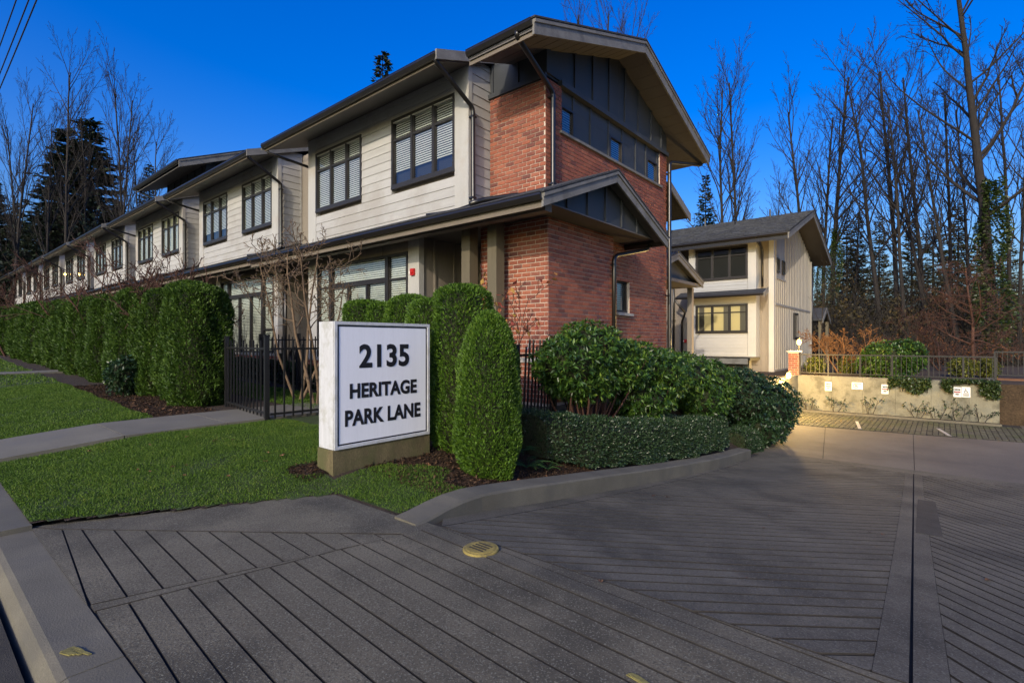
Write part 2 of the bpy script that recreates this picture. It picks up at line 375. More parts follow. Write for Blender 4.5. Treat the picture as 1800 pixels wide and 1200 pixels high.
def blades(name, n, x0, x1, y0, y1, h, w):
    x = rng.uniform(x0, x1, n); y = rng.uniform(y0, y1, n); k = lawn_mask(x, y)
    thin = np.sin(x*2.3+1.7*np.sin(y*1.9))*np.sin(y*2.9+1.3*np.sin(x*1.3)) + .5*np.sin(x*7.1+y*5.3)
    k &= rng.uniform(size=n) < np.clip(.95 - .5*np.clip(thin-.15, 0, 1), .3, 1); x, y = x[k], y[k]; n = len(x)
    P = np.stack([x, y, upper(x, y) + .002], 1)
    clump = np.sin(x*5.1+np.sin(y*3.7)*2)*np.sin(y*6.3+np.sin(x*2.9)*2)
    D = rng.normal(size=(n,3))*.55; D[:,2] = 1
    L = h * rng.uniform(.5, 1.25, n) * (1 + .25*clump)
    o = link(name, leaves(P, D, L, np.full(n, w)*rng.uniform(.7,1.3,n), name, M['grass'], .1))
    tag(o, None, 'grass', kind='stuff'); return o
o = blades('grass', 230000, -8.2, -3.2, .6, 4.0, .027, .0055); o['label'] = 'short mown green grass of the verge around the address sign'
o = blades('grass', 120000, -17, -9.5, .6, 3.2, .032, .009); o['label'] = 'short mown grass strip in front of the tall cedar hedge'
o = blades('grass', 30000, -48, -17, .6, 3.3, .06, .02); o['label'] = 'distant grass strip running along the street hedge'
o = blades('grass', 40000, -16, -7, 4.7, 6.1, .05, .010); o['label'] = 'small lawn behind the black fence in the front yard'

struct(grid_sheet('lane_verge', np.arange(4.55, 40, 1.5), np.arange(.65, 21.4, .5), lambda x, y: prof(y) + .06 + .02*(x-4.55), M['turf']))

# ------------------------------------------------------------------ footpaths from the street to the gates
def path(x0, x1, y1):
    t = struct(bpy.data.objects.new('footpath', None)); COL.objects.link(t); t.location = ((x0+x1)/2, .66, -1.3)
    ys = [.66, 1.9, 3.15, 4.4, 5.6, 7.0]
    for a, c in zip(ys[:-1], ys[1:]):
        if a >= y1: break
        c = min(c, y1); m = MB()
        za, zc = float(upper(x0, a)) + .02, float(upper(x0, c)) + .02
        m.prism([(x0, a+.006, za-.1), (x0, c-.006, zc-.1), (x0, c-.006, zc), (x0, a+.006, za)], (x1-x0, 0, 0))
        m.build('slab', M['walk'], t)
path(-9.6, -8.1, 6.6); path(-22.05, -20.75, 5.6); path(-37.4, -36.1, 4.4)

# ------------------------------------------------------------------ street kerb
t = struct(bpy.data.objects.new('street_kerb', None)); COL.objects.link(t); t.location = (-6, .5, -1.45)
xs = [-80, -40, -25] + list(np.arange(-22, 8, 2.4))
for i, (a, c) in enumerate(zip(xs[:-1], xs[1:])):
    lo = a > -5.6                       # dropped kerb across the driveway mouth
    zt = -1.40 if lo else -1.365
    m = MB(); m.prism_x([(.36,-1.6),(.655,-1.6),(.655, zt), (.46, zt), (.43, zt-.012), (.40, -1.46)], a+.004, c-.004)
    m.build('kerb_stone', M['kerb'], t)

# ------------------------------------------------------------------ driveway: concrete strips between sawn grooves
def clip(poly, nx, ny, d):
    """keep the part of a polygon where nx*x + ny*y <= d"""
    out = []
    for i in range(len(poly)):
        p, q = poly[i], poly[(i+1) % len(poly)]
        a, c = nx*p[0]+ny*p[1]-d, nx*q[0]+ny*q[1]-d
        if a <= 0: out.append(p)
        if (a < 0 < c) or (c < 0 < a):
            t = a/(a-c); out.append((p[0]+(q[0]-p[0])*t, p[1]+(q[1]-p[1])*t))
    return out
def area(p): return abs(sum(p[i][0]*p[(i+1)%len(p)][1]-p[(i+1)%len(p)][0]*p[i][1] for i in range(len(p))))/2
drive = struct(bpy.data.objects.new('driveway', None)); COL.objects.link(drive); drive.location = (0, 4, -1.6)
b = MB()
_yy = list(np.arange(.64, 22, .7))
for a, c in zip(_yy[:-1], _yy[1:]):
    za, zc = float(prof(a))-.016, float(prof(c))-.016
    b.add([(-5.4 if a < 2.5 else -3.25, a, za), (6, a, za), (6, c, zc), (-5.4 if a < 2.5 else -3.25, c, zc)], [(0,1,2,3)])
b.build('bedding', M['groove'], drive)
def slab(m, poly, depth=.03, dz=0.0):
    """a piece of concrete following the fall of the drive, its arris rounded off by a narrow chamfer"""
    cx = sum(p[0] for p in poly)/len(poly); cy = sum(p[1] for p in poly)/len(poly)
    for y0 in np.arange(-.2, 22, .6):
        q = clip(clip(poly, 0, -1, -y0), 0, 1, y0+.6)
        if len(q) > 2 and area(q) > 1e-5:
            if sum(q[i][0]*q[(i+1)%len(q)][1]-q[(i+1)%len(q)][0]*q[i][1] for i in range(len(q))) < 0: q = q[::-1]
            n = len(q); z = [float(prof(p[1])) + dz for p in q]
            m.add([(p[0], p[1], z[i]) for i, p in enumerate(q)] + [(p[0], p[1], z[i]-depth) for i, p in enumerate(q)],
                  [tuple(range(n))] + [(i, i+n, (i+1)%n+n, (i+1)%n) for i in range(n)])
def dark_sides(o):
    """give the steep side faces the dark groove colour"""
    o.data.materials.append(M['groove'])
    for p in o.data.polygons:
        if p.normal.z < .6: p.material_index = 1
def strips(poly, ang, sp, gap, name='paving_strip', margin=.06, jit=.006):
    """band the panel; bands are parted by grooves that stop short of the panel edge"""
    nx, ny = -math.sin(ang), math.cos(ang)
    ds = [nx*x+ny*y for x, y in poly]; d = min(ds)
    while d < max(ds):
        j = random.uniform(-jit, jit)
        q = clip(clip(poly, -nx, -ny, -(d+gap/2)), nx, ny, d+sp-gap/2+j)
        if len(q) > 2 and area(q) > .002:
            m = MB(); slab(m, q, dz=random.uniform(-.0015, .0015)); dark_sides(m.build(name, M['concrete'], drive))
        d += sp + j
def panel(poly, name='concrete_panel', mat='concrete', gap=.006):
    cx = sum(p[0] for p in poly)/len(poly); cy = sum(p[1] for p in poly)/len(poly)
    m = MB(); slab(m, poly); dark_sides(m.build(name, M[mat], drive))
g = .007
panel([(-5.27,.66),(-5.03,.795),(-2.91,2.315),(-2.80,2.58),(-3.06,2.56),(-4.12,2.58)])                       # plain flare by the lawn
strips([(-5.0,.80),(-3.475,.665),(-2.905,2.29)], -.05, .152, .0125)                                             # grooved flare
panel([(-5.25,.655),(-3.49,.655),(-5.0,.79)])
strips([(-3.362,.665),(6,.665),(6,2.585),(-2.84,2.585)], -.06, .137, .0125)                                        # crossing
panel([(-3.46,.665),(-3.375,.665),(-2.855,2.575),(-2.90,2.31)])
cxa, cxb = -.10, -.42                                                                                          # centre joint, near and far ends
def cxl(y): return cxa + (cxb-cxa)*(y-2.6)/9.9
Y0, Y1 = 2.60, 12.5
strips([(-2.84,Y0),(cxl(Y0)-.13,Y0),(cxl(Y1)-.13,Y1-.5),(-3.04,Y1-.5)], math.radians(49), .140, .021)
strips([(cxl(Y0)+.13,Y0),(4.6,Y0),(4.6,Y1-.5),(cxl(Y1)+.13,Y1-.5)], math.radians(-53), .140, .021)
panel([(cxl(Y0)-.128,Y0),(cxl(Y0)-.007,Y0),(cxl(Y1)-.007,Y1-.5),(cxl(Y1)-.128,Y1-.5)])
panel([(cxl(Y0)+.007,Y0),(cxl(Y0)+.128,Y0),(cxl(Y1)+.128,Y1-.5),(cxl(Y1)+.007,Y1-.5)])
panel([(-3.06,Y0+.2),(-2.85,Y0),(-3.05,Y1-.5),(-3.06,Y1-.5)])
panel([(-3.2,Y1-.49),(4.6,Y1-.49),(4.6,Y1-.01),(-3.9,Y1-.01),(-3.9,Y1-.3)])
M['patchmix'] = noisy('dark patch concrete', (.045,.041,.031), .9, .35, 5, 85, .7, bump_dist=.005)
# dark patch repair beside the centre joint
m = MB(); slab(m, [(cxl(7)+.03,6.6),(cxl(7)+.24,6.6),(cxl(9)+.22,9.3),(cxl(9)+.03,9.3)], .02, .004); m.build('patch', M['patchmix'], drive)

# ------------------------------------------------------------------ court at the foot of the ramp
court = struct(bpy.data.objects.new('court', None)); COL.objects.link(court); court.location = (0, 15, -2.47)
zc_ = -2.468
for poly in ([(-3.95,12.51),(-1.95,12.51),(-2.6,17.1),(-3.95,17.05)], [(-1.94,12.51),(-.43,12.51),(-.62,17.3),(-2.59,17.1)],
             [(-.42,12.51),(2.2,12.51),(2.2,17.75),(-.61,17.3)], [(2.21,12.51),(7,12.51),(7,20.9),(2.21,20.9)], [(2.2,17.76),(2.2,21.1),(1.72,21.1),(1.72,17.66)]):
    b = MB(); b.prism_z(poly, zc_-.06, zc_+.004); b.build('concrete_slab', M['court'], court)
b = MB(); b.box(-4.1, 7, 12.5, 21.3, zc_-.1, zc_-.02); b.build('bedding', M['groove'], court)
b = MB(); nb = 0
for i in range(27):
    y = 17.1 + i*.132
    if y > 20.45: break
    for j in range(46):
        x = -3.93 + j*.1235
        if x > 1.68 or y < 17.08 + .118*max(0, x+3.9) : continue
        jz = random.uniform(-.006, .006)
        b.box(x+.008, x+.1155, y+.008, y+.124, zc_-.03, zc_+.006+jz); nb += 1
o = b.build('paving_blocks', M['paver'], court); o['kind'] = 'stuff'
for x, y0, y1 in ((-2.05,17.4,19.0),(-.12,17.6,18.9)):
    b = MB(); b.prism_z([(x-.04+.25,y0),(x+.04+.25,y0),(x+.04,y1),(x-.04,y1)], zc_+.0135, zc_+.016); b.build('bay_line', M['stone'], court)

# ------------------------------------------------------------------ kerb along the planting bed
kerb = struct(bpy.data.objects.new('bed_kerb', None)); COL.objects.link(kerb); kerb.location = (-3.15, 6, -1.9)
kys = [2.46, 2.62, 2.8, 3.0, 3.25, 3.55, 4.0, 4.6, 5.3, 6.1, 7.0, 8, 9, 10, 11, 11.45]
khs = [.005, .03, .075, .115, .145, .16, .175, .18, .185, .185, .18, .18, .175, .17, .165, .16]
kxf = [-2.97, -2.99, -3.01, -3.03, -3.05, -3.055, -3.06, -3.06, -3.06, -3.06, -3.06, -3.06, -3.06, -3.07, -3.08, -3.08]
m = MB(); sec = []
for y, h, xf in zip(kys, khs, kxf):
    p = float(prof(y)); w = .26
    ring = [(xf, y, p-.12), (xf, y, p+h-.018), (xf-.018, y, p+h), (xf-w, y, p+h+.006), (xf-w, y, p-.12)]
    sec.append(ring)
for r in sec: m.v += r
for i in range(len(sec)-1):
    for j in range(5):
        a = i*5+j; c = i*5+(j+1) % 5; m.f.append((a, c, c+5, a+5))
m.f.append((0,1,2,3,4)); n_ = len(m.v); m.f.append(tuple(range(n_-1, n_-6, -1)))
m.build('kerb_run', M['kerb'], kerb)

# ------------------------------------------------------------------ utility cover and paint marks
cxm, cym = at(845, 3.36); cz = float(prof(cym))
t = thing('utility_cover', 'round yellow painted utility cover set in the grooved driveway', 'manhole cover', (cxm, cym, cz))
m = MB(); m.lathe([(.118, cz-.01), (.118, cz+.006), (.112, cz+.010)], 28, (cxm, cym)); m.build('frame_ring', M['yellow'], t)
m = MB(); m.lathe([(.098, cz+.008), (.098, cz+.0125), (.092, cz+.0145)], 28, (cxm, cym)); m.build('lid', M['yellow'], t)
m = MB()
for k in (-.045, -.015, .015, .045): m.box(cxm-.06, cxm+.06, cym+k-.005, cym+k+.005, cz+.013, cz+.0175)
m.build('rib', M['groove'], t)
def mark(px, f, lab, w, l, ang):
    x, y = at(px, f); z = float(prof(y)); t = None
    m = MB()
    for k in range(9):
        a = random.uniform(-l, l); c = random.uniform(-w, w); s = random.uniform(.006, .02)
        ca, sa = math.cos(ang), math.sin(ang)
        q = [(x+(a+i*s*2.2)*ca-(c+j*s*.6)*sa, y+(a+i*s*2.2)*sa+(c+j*s*.6)*ca) for i, j in ((-1,-1),(1,-.7),(1.2,.6),(-.8,1))]
        m.prism_z(q, z+.001, z+.0045+.0003*k)
    tag(m.build('paint_mark', M['yellowmark'], None, loc=(x, y, z)), lab, 'paint mark')
mark(132, 2.32, 'faded yellow paint smear on the street kerb', .022, .05, .35)
mark(1122, 2.08, 'small bright yellow paint dab on the grooved driveway', .01, .03, -.2)
# ------------------------------------------------------------------ building parts
def obox(P, u, n, a0, a1, z0, z1, c0, c1, m):
    """box in wall space: a along u, c along outward normal n"""
    P, u, n = Vector(P), Vector(u), Vector(n)
    vs_ = []
    for z in (z0, z1):
        for a, c in ((a0,c0),(a1,c0),(a1,c1),(a0,c1)):
            q = P + u*a + n*c; vs_.append((q.x, q.y, z))
    f = [(3,2,1,0),(4,5,6,7),(0,1,5,4),(1,2,6,5),(2,3,7,6),(3,0,4,7)]
    if u.cross(n).z < 0: f = [q[::-1] for q in f]
    m.add(vs_, f)
def window(parent, P, u, n, w, z0, z1, cols, bars=(), blind=1.0, tr=.055, depth=.11, room='dark', blindmat='blind', sill=True, bar_cols=None):
    """frame with mullions > panes, blind; cols are inner divisions as fractions, bars transom heights as fractions"""
    m = MB(); O = lambda *a: obox(P, u, n, *a, m)
    O(0, tr, z0, z1, -depth, .03); O(w-tr, w, z0, z1, -depth, .03); O(tr, w-tr, z1-tr, z1, -depth, .03); O(tr, w-tr, z0, z0+tr, -depth, .03)
    if sill: O(-.005, w+.005, z0-.045, z0-.002, -.03, .034)
    xs = [tr] + [w*c for c in cols] + [w-tr]
    for c in cols: O(w*c-.033, w*c+.033, z0+tr, z1-tr, -depth, .018)
    wf = m.build('window', M['frame'], parent)
    for i in range(len(xs)-1):
        a0 = xs[i] + (.033 if i else 0); a1 = xs[i+1] - (.033 if i+1 < len(xs)-1 else 0)
        use = bars if bar_cols is None else [b_ for b_ in bars if bar_cols[i]]
        zs = [z0+tr] + [z0+(z1-z0)*b_ for b_ in use] + [z1-tr]
        sm = MB()
        for b_ in use: obox(P, u, n, a0, a1, z0+(z1-z0)*b_-.02, z0+(z1-z0)*b_+.02, -depth*.8, .008, sm)
        for s0 in (a0, a1-.022): obox(P, u, n, s0, s0+.022, z0+tr, z1-tr, -depth*.8, .002, sm)
        sm.build('sash', M['frame'], wf)
        for k in range(len(zs)-1):
            g_ = MB(); q = (Vector(P)+Vector(u)*a0+Vector(n)*-min(.025, depth*.3), Vector(P)+Vector(u)*a1+Vector(n)*-min(.025, depth*.3))
            g_.add([(q[0].x,q[0].y,zs[k]),(q[1].x,q[1].y,zs[k]),(q[1].x,q[1].y,zs[k+1]),(q[0].x,q[0].y,zs[k+1])], [(0,1,2,3)])
            g_.build('pane', M['glass'], wf)
    m = MB(); obox(P, u, n, tr*.5, w-tr*.5, z0+.02, z1-.02, -depth-.004, -depth+.002, m); m.build('room', M[room], wf)  # thin backing sheet
    if blind > 0:
        m = MB(); z = z1-tr-.02; zl = z1-tr-(z1-z0-2*tr)*blind
        Pv, uv, nv = Vector(P), Vector(u), Vector(n)
        while z > zl:
            off = min(.055, depth*.62); A, B_ = Pv+uv*(tr+.008)+nv*-off, Pv+uv*(w-tr-.008)+nv*-off
            d0, d1 = nv*min(.012, depth*.2), nv*-min(.012, depth*.2)
            m.add([((A+d0).x,(A+d0).y,z-.019),((B_+d0).x,(B_+d0).y,z-.019),((B_+d1).x,(B_+d1).y,z+.019),((A+d1).x,(A+d1).y,z+.019)], [(0,1,2,3)])
            z -= .048
        m.build('blind', M[blindmat], wf)
    return wf
def gutter_x(parent, x0, x1, y, z, name='gutter'):
    """eaves gutter running along X, front lip at y, top at z"""
    m = MB(); m.prism_x([(y,z),(y+.006,z-.012),(y-.0,z-.045),(y+.035,z-.115),(y+.12,z-.115),(y+.12,z-.02),(y+.105,z-.02),(y+.105,z-.09),(y+.04,z-.09),(y+.02,z-.04),(y+.02,z)], x0, x1)
    return m.build(name, M['gutter'], parent)
def pipe(parent, pts, r=.042, name='downpipe', straps=()):
    m = MB(); P = [Vector(p) for p in pts]; q = [P[0]]
    for i in range(1, len(P)-1):
        a = (P[i-1]-P[i]); c = (P[i+1]-P[i]); k = min(.07, a.length*.4, c.length*.4)
        a = a.normalized()*k; c = c.normalized()*k
        q += [P[i]+a, P[i]+(a+c)*.27, P[i]+c]
    q.append(P[-1]); m.tube(q, r, 8); o = m.build(name, M['gutter'], parent, True)
    for s in straps:
        m = MB(); m.box(s[0]-.055, s[0]+.055, s[1]-.055, s[1]+.055, s[2]-.015, s[2]+.015); m.build('strap', M['gutter'], o)
    return o
def lap_boards(parent, P, u, n, segs, z0, z1, lap=.194, mat='siding', th=.118):
    """overlapping boards; segs(zmid) -> list of (a0,a1)"""
    z = z0
    while z < z1-.02:
        h = min(lap, z1-z)
        for a0, a1 in segs(z + h/2):
            if a1-a0 < .03: continue
            m = MB(); Pv, uv, nv = Vector(P), Vector(u), Vector(n)
            ring = [(-th, z+.002), (.014, z+.002), (.014, z+.006), (.001, z+h), (-th, z+h)]
            A = [Pv+uv*a0+nv*c for c, _ in ring]; m.prism([(A[i].x, A[i].y, ring[i][1]) for i in range(5)], uv*(a1-a0))
            m.build('siding_board', M[mat], parent)
        z += lap

BR_L, BR_H, BR_D = .2065, .0812, .09
def brick_faces(P, u, n, a0, a1, z0, z1, holes=(), phase=0.0):
    """running bond: list of bricks (P,u,n,a0,a1,z,h)"""
    out = []; k = 0; z = z0
    while z < z1 - .03:
        h = min(BR_H, z1 - z); x = a0 - (BR_L/2 if k % 2 else 0) - phase
        while x < a1 - .005:
            l, r = max(x, a0), min(x + BR_L, a1)
            segs = [(l, r)]
            for hx0, hx1, hz0, hz1 in holes:
                if z + h*.5 > hz0 and z + h*.5 < hz1:
                    ns = []
                    for s, e in segs:
                        if e <= hx0 or s >= hx1: ns.append((s, e))
                        else:
                            if s < hx0: ns.append((s, hx0))
                            if e > hx1: ns.append((hx1, e))
                    segs = ns
            out += [(P, u, n, s, e, z, h) for s, e in segs if e - s > .03]
            x += BR_L
        z += BR_H; k += 1
    return out
_bm = {}
def lay_bricks(parent, wall_of, bricks):
    """largest 300 as single bricks on their wall, the rest joined"""
    def size(b_):
        q = Vector(b_[0]) + Vector(b_[1])*((b_[3]+b_[4])/2); q.z = b_[5]
        cosv = abs(Vector(b_[2]).dot(q.normalized())); return (b_[4]-b_[3])*cosv/ q.length**2
    order = sorted(range(len(bricks)), key=lambda i: -size(bricks[i]))
    rest = MB(); J = .0145
    for rank, i in enumerate(order):
        P, u, n, a0, a1, z, h = bricks[i]; Pv, uv, nv = Vector(P), Vector(u), Vector(n)
        pr = random.uniform(-.002, .002)
        L, H = a1-a0-J, h-J
        if rank < 300:
            key = (round(L, 3), round(H, 3), round(nv.x), round(nv.y))
            if key not in _bm:
                m = MB(); Q = (0,0,0); e = .0035
                A = lambda a, c, zz: uv*a + nv*c + Vector((0,0,zz))
                m.add([A(0,-.02,0),A(L,-.02,0),A(L,-.02,H),A(0,-.02,H),A(e,.006,e),A(L-e,.006,e),A(L-e,.006,H-e),A(e,.006,H-e),
                       A(0,.003,0),A(L,.003,0),A(L,.003,H),A(0,.003,H)],
                      [(4,5,6,7),(8,9,5,4),(9,10,6,5),(10,11,7,6),(11,8,4,7),(0,1,9,8),(1,2,10,9),(2,3,11,10),(3,0,8,11)] if uv.cross(Vector((0,0,1))).dot(nv) > 0 else
                      [q[::-1] for q in [(4,5,6,7),(8,9,5,4),(9,10,6,5),(10,11,7,6),(11,8,4,7),(0,1,9,8),(1,2,10,9),(2,3,11,10),(3,0,8,11)]])
                _bm[key] = m.mesh('brick', M['brick'])
            w = wall_of(bricks[i]); bs = base_of(w)
            q = Pv + uv*(a0+J/2) + nv*pr + Vector((0,0,z+J/2))
            link('brick', _bm[key], w, (q.x-bs[0], q.y-bs[1], q.z-bs[2]))
        else:
            obox(P, u, n, a0+J/2, a1-J/2, z+J/2, z+h-J/2, -.02, .006+pr, rest)
    if rest.v:
        o = rest.build('brick_field', M['brick'], parent); o['kind'] = 'stuff'

UX, UY = (1,0,0), (0,1,0)
FRONT, RIGHT = (0,-1,0), (1,0,0)
YF, YB = 7.065, 13.06
PITCH, BW = 7.66, 5.95
def unit(X0, dz, mirror, name_label, lower=True, detail=True, lit=None, group='row of beige townhouses along the street'):
    """one townhouse of the row: projecting lap-sided upper storey, taller windows below, eaves at two levels"""
    XL = X0 - BW
    T = thing('townhouse', name_label, 'townhouse', (X0-BW/2, 9.5, -1.25+dz), group)
    z = lambda v: v + dz
    # carcass
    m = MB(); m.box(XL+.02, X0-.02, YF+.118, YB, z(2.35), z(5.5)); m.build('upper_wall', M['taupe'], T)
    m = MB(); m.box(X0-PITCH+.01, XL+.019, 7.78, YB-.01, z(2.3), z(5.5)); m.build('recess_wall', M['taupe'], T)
    # upper storey boards, corner boards, windows
    w1, w2 = (.38, 2.43), (3.58, 5.59)
    def segs(zz):
        zz -= dz
        if 3.34 < zz < 4.88: return [(w1[1]+.003, w2[0]-.003)]
        return [(.383, BW-.363)]
    sw = MB(); sw.box(XL+.03, X0-.03, YF+.119, YF+.13, z(2.5), z(5.3)); sw = sw.build('siding', M['trim'], T)
    lap_boards(sw, (XL, YF, 0), UX, FRONT, segs, z(2.47), z(5.36))
    for a0, a1 in ((0,.38),(BW-.36, BW)):
        m = MB(); obox((XL,YF,0), UX, FRONT, a0, a1, z(2.4), z(5.37), -.117, .018, m); m.build('corner_board', M['trim'], T)
    lap_boards(sw, (X0, YF, 0), UY, RIGHT, lambda q: [(.09, .66)], z(2.47), z(5.5))
    m = MB(); obox((X0,YF,0), UY, RIGHT, -.017, .088, z(2.4), z(5.42), -.1, .02, m); m.build('corner_board', M['trim'], T)
    m = MB(); obox((X0,YF,0), UY, RIGHT, .662, .70, z(2.4), z(5.5), -.1, .022, m); m.build('corner_board', M['trim'], T)
    for i, (a0, a1) in enumerate((w1, w2)):
        bl = random.choice((1.0, 1.0, .8)) if not (X0 > -7.5 and i == 0) else 1.0
        window(T, (XL+a0, YF, 0), UX, FRONT, a1-a0, z(3.39), z(4.88), (.34, .68), (.69,), blind=bl, room='litroom' if lit and i in lit else 'dark')
    # upper roof: sloping soffit, slab, gutter, end board
    s = .355; xr = X0 + .13; xl = XL - .68
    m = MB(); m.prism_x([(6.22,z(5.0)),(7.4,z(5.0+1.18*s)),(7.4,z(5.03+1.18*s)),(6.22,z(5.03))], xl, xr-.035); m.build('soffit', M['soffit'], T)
    rf = MB(); rf.prism_x([(6.16,z(5.10)),(10.4,z(5.10+4.24*s)),(10.4,z(5.24+4.24*s)),(6.14,z(5.145))], xl, xr)
    rf.prism_x([(14.5,z(5.10)),(10.4,z(5.10+4.1*s)),(10.4,z(5.24+4.24*s)),(14.6,z(5.145))], xl, xr)
    rf = rf.build('roof', M['shingle'], T)
    gutter_x(T, xl, xr-.02, 6.10, z(5.13))
    m = MB(); m.prism_x([(6.205,z(4.97)),(6.235,z(4.97)),(6.235,z(5.10)),(6.205,z(5.10))], xl, xr-.04); m.build('fascia', M['fascia'], T)
    m = MB(); m.prism_x([(6.13,z(4.985)),(10.4,z(4.985+4.27*s)),(10.4,z(5.17+4.27*s)),(6.13,z(5.165))], xr-.03, xr+.012); m.build('rake_board', M['rake'], T)
    m = MB(); m.prism_x([(6.13,z(4.985)),(10.4,z(4.985+4.27*s)),(10.4,z(5.17+4.27*s)),(6.13,z(5.165))], xl-.02, xl+.012); m.build('rake_board', M['rake'], T)
    # downpipe from the upper gutter to the lower roof
    pipe(T, [(X0+.06, 6.17, z(5.05)), (X0+.06, 6.19, z(4.98)), (X0+.09, 7.10, z(4.46)), (X0+.09, 7.11, z(2.62)), (X0-.05, 6.75, z(2.44)), (X0-.45, 6.4, z(2.36))],
         straps=[(X0+.07, 7.11, z(4.3)), (X0+.07, 7.11, z(2.75))])
    if detail: pipe(T, [(XL-.62, 6.25, z(5.0)), (XL-.60, 6.27, z(4.93)), (XL-.08, 7.1, z(4.66))], .036)
    # lower roof along the front
    if not lower: return T
    s2 = .39; l0, l1 = X0-PITCH+.06, X0+.06
    if X0 > -7.5: l1 = -4.60
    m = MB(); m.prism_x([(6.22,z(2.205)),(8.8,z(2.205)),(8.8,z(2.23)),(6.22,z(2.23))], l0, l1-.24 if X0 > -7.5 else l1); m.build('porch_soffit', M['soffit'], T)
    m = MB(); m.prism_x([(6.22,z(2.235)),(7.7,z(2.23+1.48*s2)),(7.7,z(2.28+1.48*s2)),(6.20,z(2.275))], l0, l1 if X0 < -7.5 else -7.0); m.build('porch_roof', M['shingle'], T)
    gutter_x(T, l0, l1-.02 if X0 > -7.5 else l1, 6.17, z(2.245))
    m = MB(); m.box(l0, l1-.04 if X0 > -7.5 else l1, 6.275, 6.30, z(2.03), z(2.204)); m.build('fascia', M['fascia'], T)
    m = MB(); m.box(l0, l1-.25 if X0 > -7.5 else l1, 6.62, 6.80, z(2.08), z(2.203)); m.build('beam', M['taupe'], T)
    # ground storey
    if not mirror: wx0, wx1, cx0, cx1 = -12.49+7.0+X0, -8.80+7.0+X0, XL, -8.44+7.0+X0
    else: wx0, wx1, cx0, cx1 = X0-4.05, X0-.24, X0-4.45, X0
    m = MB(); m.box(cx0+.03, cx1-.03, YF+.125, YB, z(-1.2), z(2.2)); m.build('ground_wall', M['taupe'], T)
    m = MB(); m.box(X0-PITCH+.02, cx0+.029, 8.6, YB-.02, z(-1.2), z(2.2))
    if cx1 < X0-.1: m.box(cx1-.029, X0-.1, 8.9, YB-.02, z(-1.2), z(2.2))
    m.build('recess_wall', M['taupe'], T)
    P = (cx0, YF, 0); W = cx1-cx0
    for a0, a1 in ((0, wx0-cx0), (wx1-cx0, W)):
        m = MB(); obox(P, UX, FRONT, a0, a1, z(-.55), z(2.203), -.124, .012, m); m.build('trim_panel', M['trim'], T)
    k = 4
    for i in range(k):
        a0 = wx0-cx0 + (wx1-wx0)*i/k; a1 = wx0-cx0 + (wx1-wx0)*(i+1)/k
        m = MB(); obox(P, UX, FRONT, a0+.004, a1-.004, z(1.94), z(2.203), -.124, .0, m); m.build('frieze_panel', M['taupe'], T)
        if i: m = MB(); obox(P, UX, FRONT, a0-.03, a0+.03, z(1.945), z(2.2), .001, .02, m); m.build('batten', M['taupe'], T)
    window(T, (wx0, YF, 0), UX, FRONT, .62, z(-.40), z(1.93), (), (.30, .76), sill=False)
    window(T, (wx0+.623, YF, 0), UX, FRONT, wx1-wx0-1.366, z(1.38), z(1.93), (), (), sill=False)
    window(T, (wx0+.623, YF, 0), UX, FRONT, wx1-wx0-1.366, z(-.40), z(1.377), (.333, .667), (), sill=False)
    window(T, (wx1-.74, YF, 0), UX, FRONT, .74, z(-.40), z(1.93), (), (.30, .76), sill=False)
    # brick plinth below the windows
    m = MB(); obox(P, UX, FRONT, 0, W, z(-.47), z(-.402), -.12, .05, m); m.build('sill_band', M['stone'], T)
    m = MB(); obox(P, UX, FRONT, 0, W, z(-1.25), z(-.472), -.12, .02, m); pl = m.build('plinth', M['mortar'], T)
    r_ = MB()
    for q in brick_faces((cx0, YF-.021, 0), UX, FRONT, .01, W-.01, z(-1.05), z(-.48)): obox(*q[:3], q[3]+.005, q[4]-.005, q[5]+.005, q[5]+q[6]-.005, -.01, .009, r_)
    o = r_.build('brick_field', M['brick'], T); o['kind'] = 'stuff'
    # side of the entry recess
    if not mirror:
        m = MB()
        for a in (0, .42, 1.0, 1.45): obox((cx1-.028, YF, 0), UY, RIGHT, a, a+.055, z(-1.2), z(2.2), -.02, .022, m)
        m.build('batten', M['taupe'], T)
        pipe(T, [(cx0-.14, 7.2, z(2.25)), (cx0-.14, 7.2, z(-1.2))])
    else:
        pipe(T, [(cx1+.16, 7.2, z(2.25)), (cx1+.16, 7.2, z(-1.2))])
    return T
M['litroom'] = emit('room with lights on', (.75,.66,.30), .16)
# ------------------------------------------------------------------ corner townhouse with the brick end
U1 = unit(-7.0, 0.0, False, 'corner townhouse with red brick end wall, charcoal gable and porch')
T = U1
XS, XP = -5.608, -5.33           # main brick side wall, porch box side wall
YU, YP = 7.663, 7.36             # upper brick front, porch box front
# carcass and mortar faces of the brick block
m = MB(); m.box(-6.98, XS-.006, YU+.006, YB-.02, 2.15, 3.99); m.box(-6.98, XS-.125, 8.2, 12.63, 3.991, 4.86); m.box(-6.98, XS-.006, YU+.006, 8.185, 3.991, 4.86); m.box(-6.98, XS-.006, 12.65, YB-.02, 3.991, 4.86); wu = m.build('brick_wall', M['mortar'], T)
m = MB(); m.box(-6.5, XS-.0065, 8.0, YB-.021, -1.2, .66); m.box(-6.5, XS-.0065, 8.0, 10.37, .66, 1.40); m.box(-6.5, XS-.0065, 10.98, YB-.021, .66, 1.40); m.box(-6.5, XS-.0065, 8.0, YB-.021, 1.40, 2.149); m.box(-6.45, XS-.17, 10.3, 11.1, .6, 1.5)
wl_ = m.build('brick_wall', M['mortar'], T)
m = MB(); m.box(-6.95, XP-.006, YP+.006, 9.70, -1.15, 2.20); wp = m.build('brick_wall', M['mortar'], T)
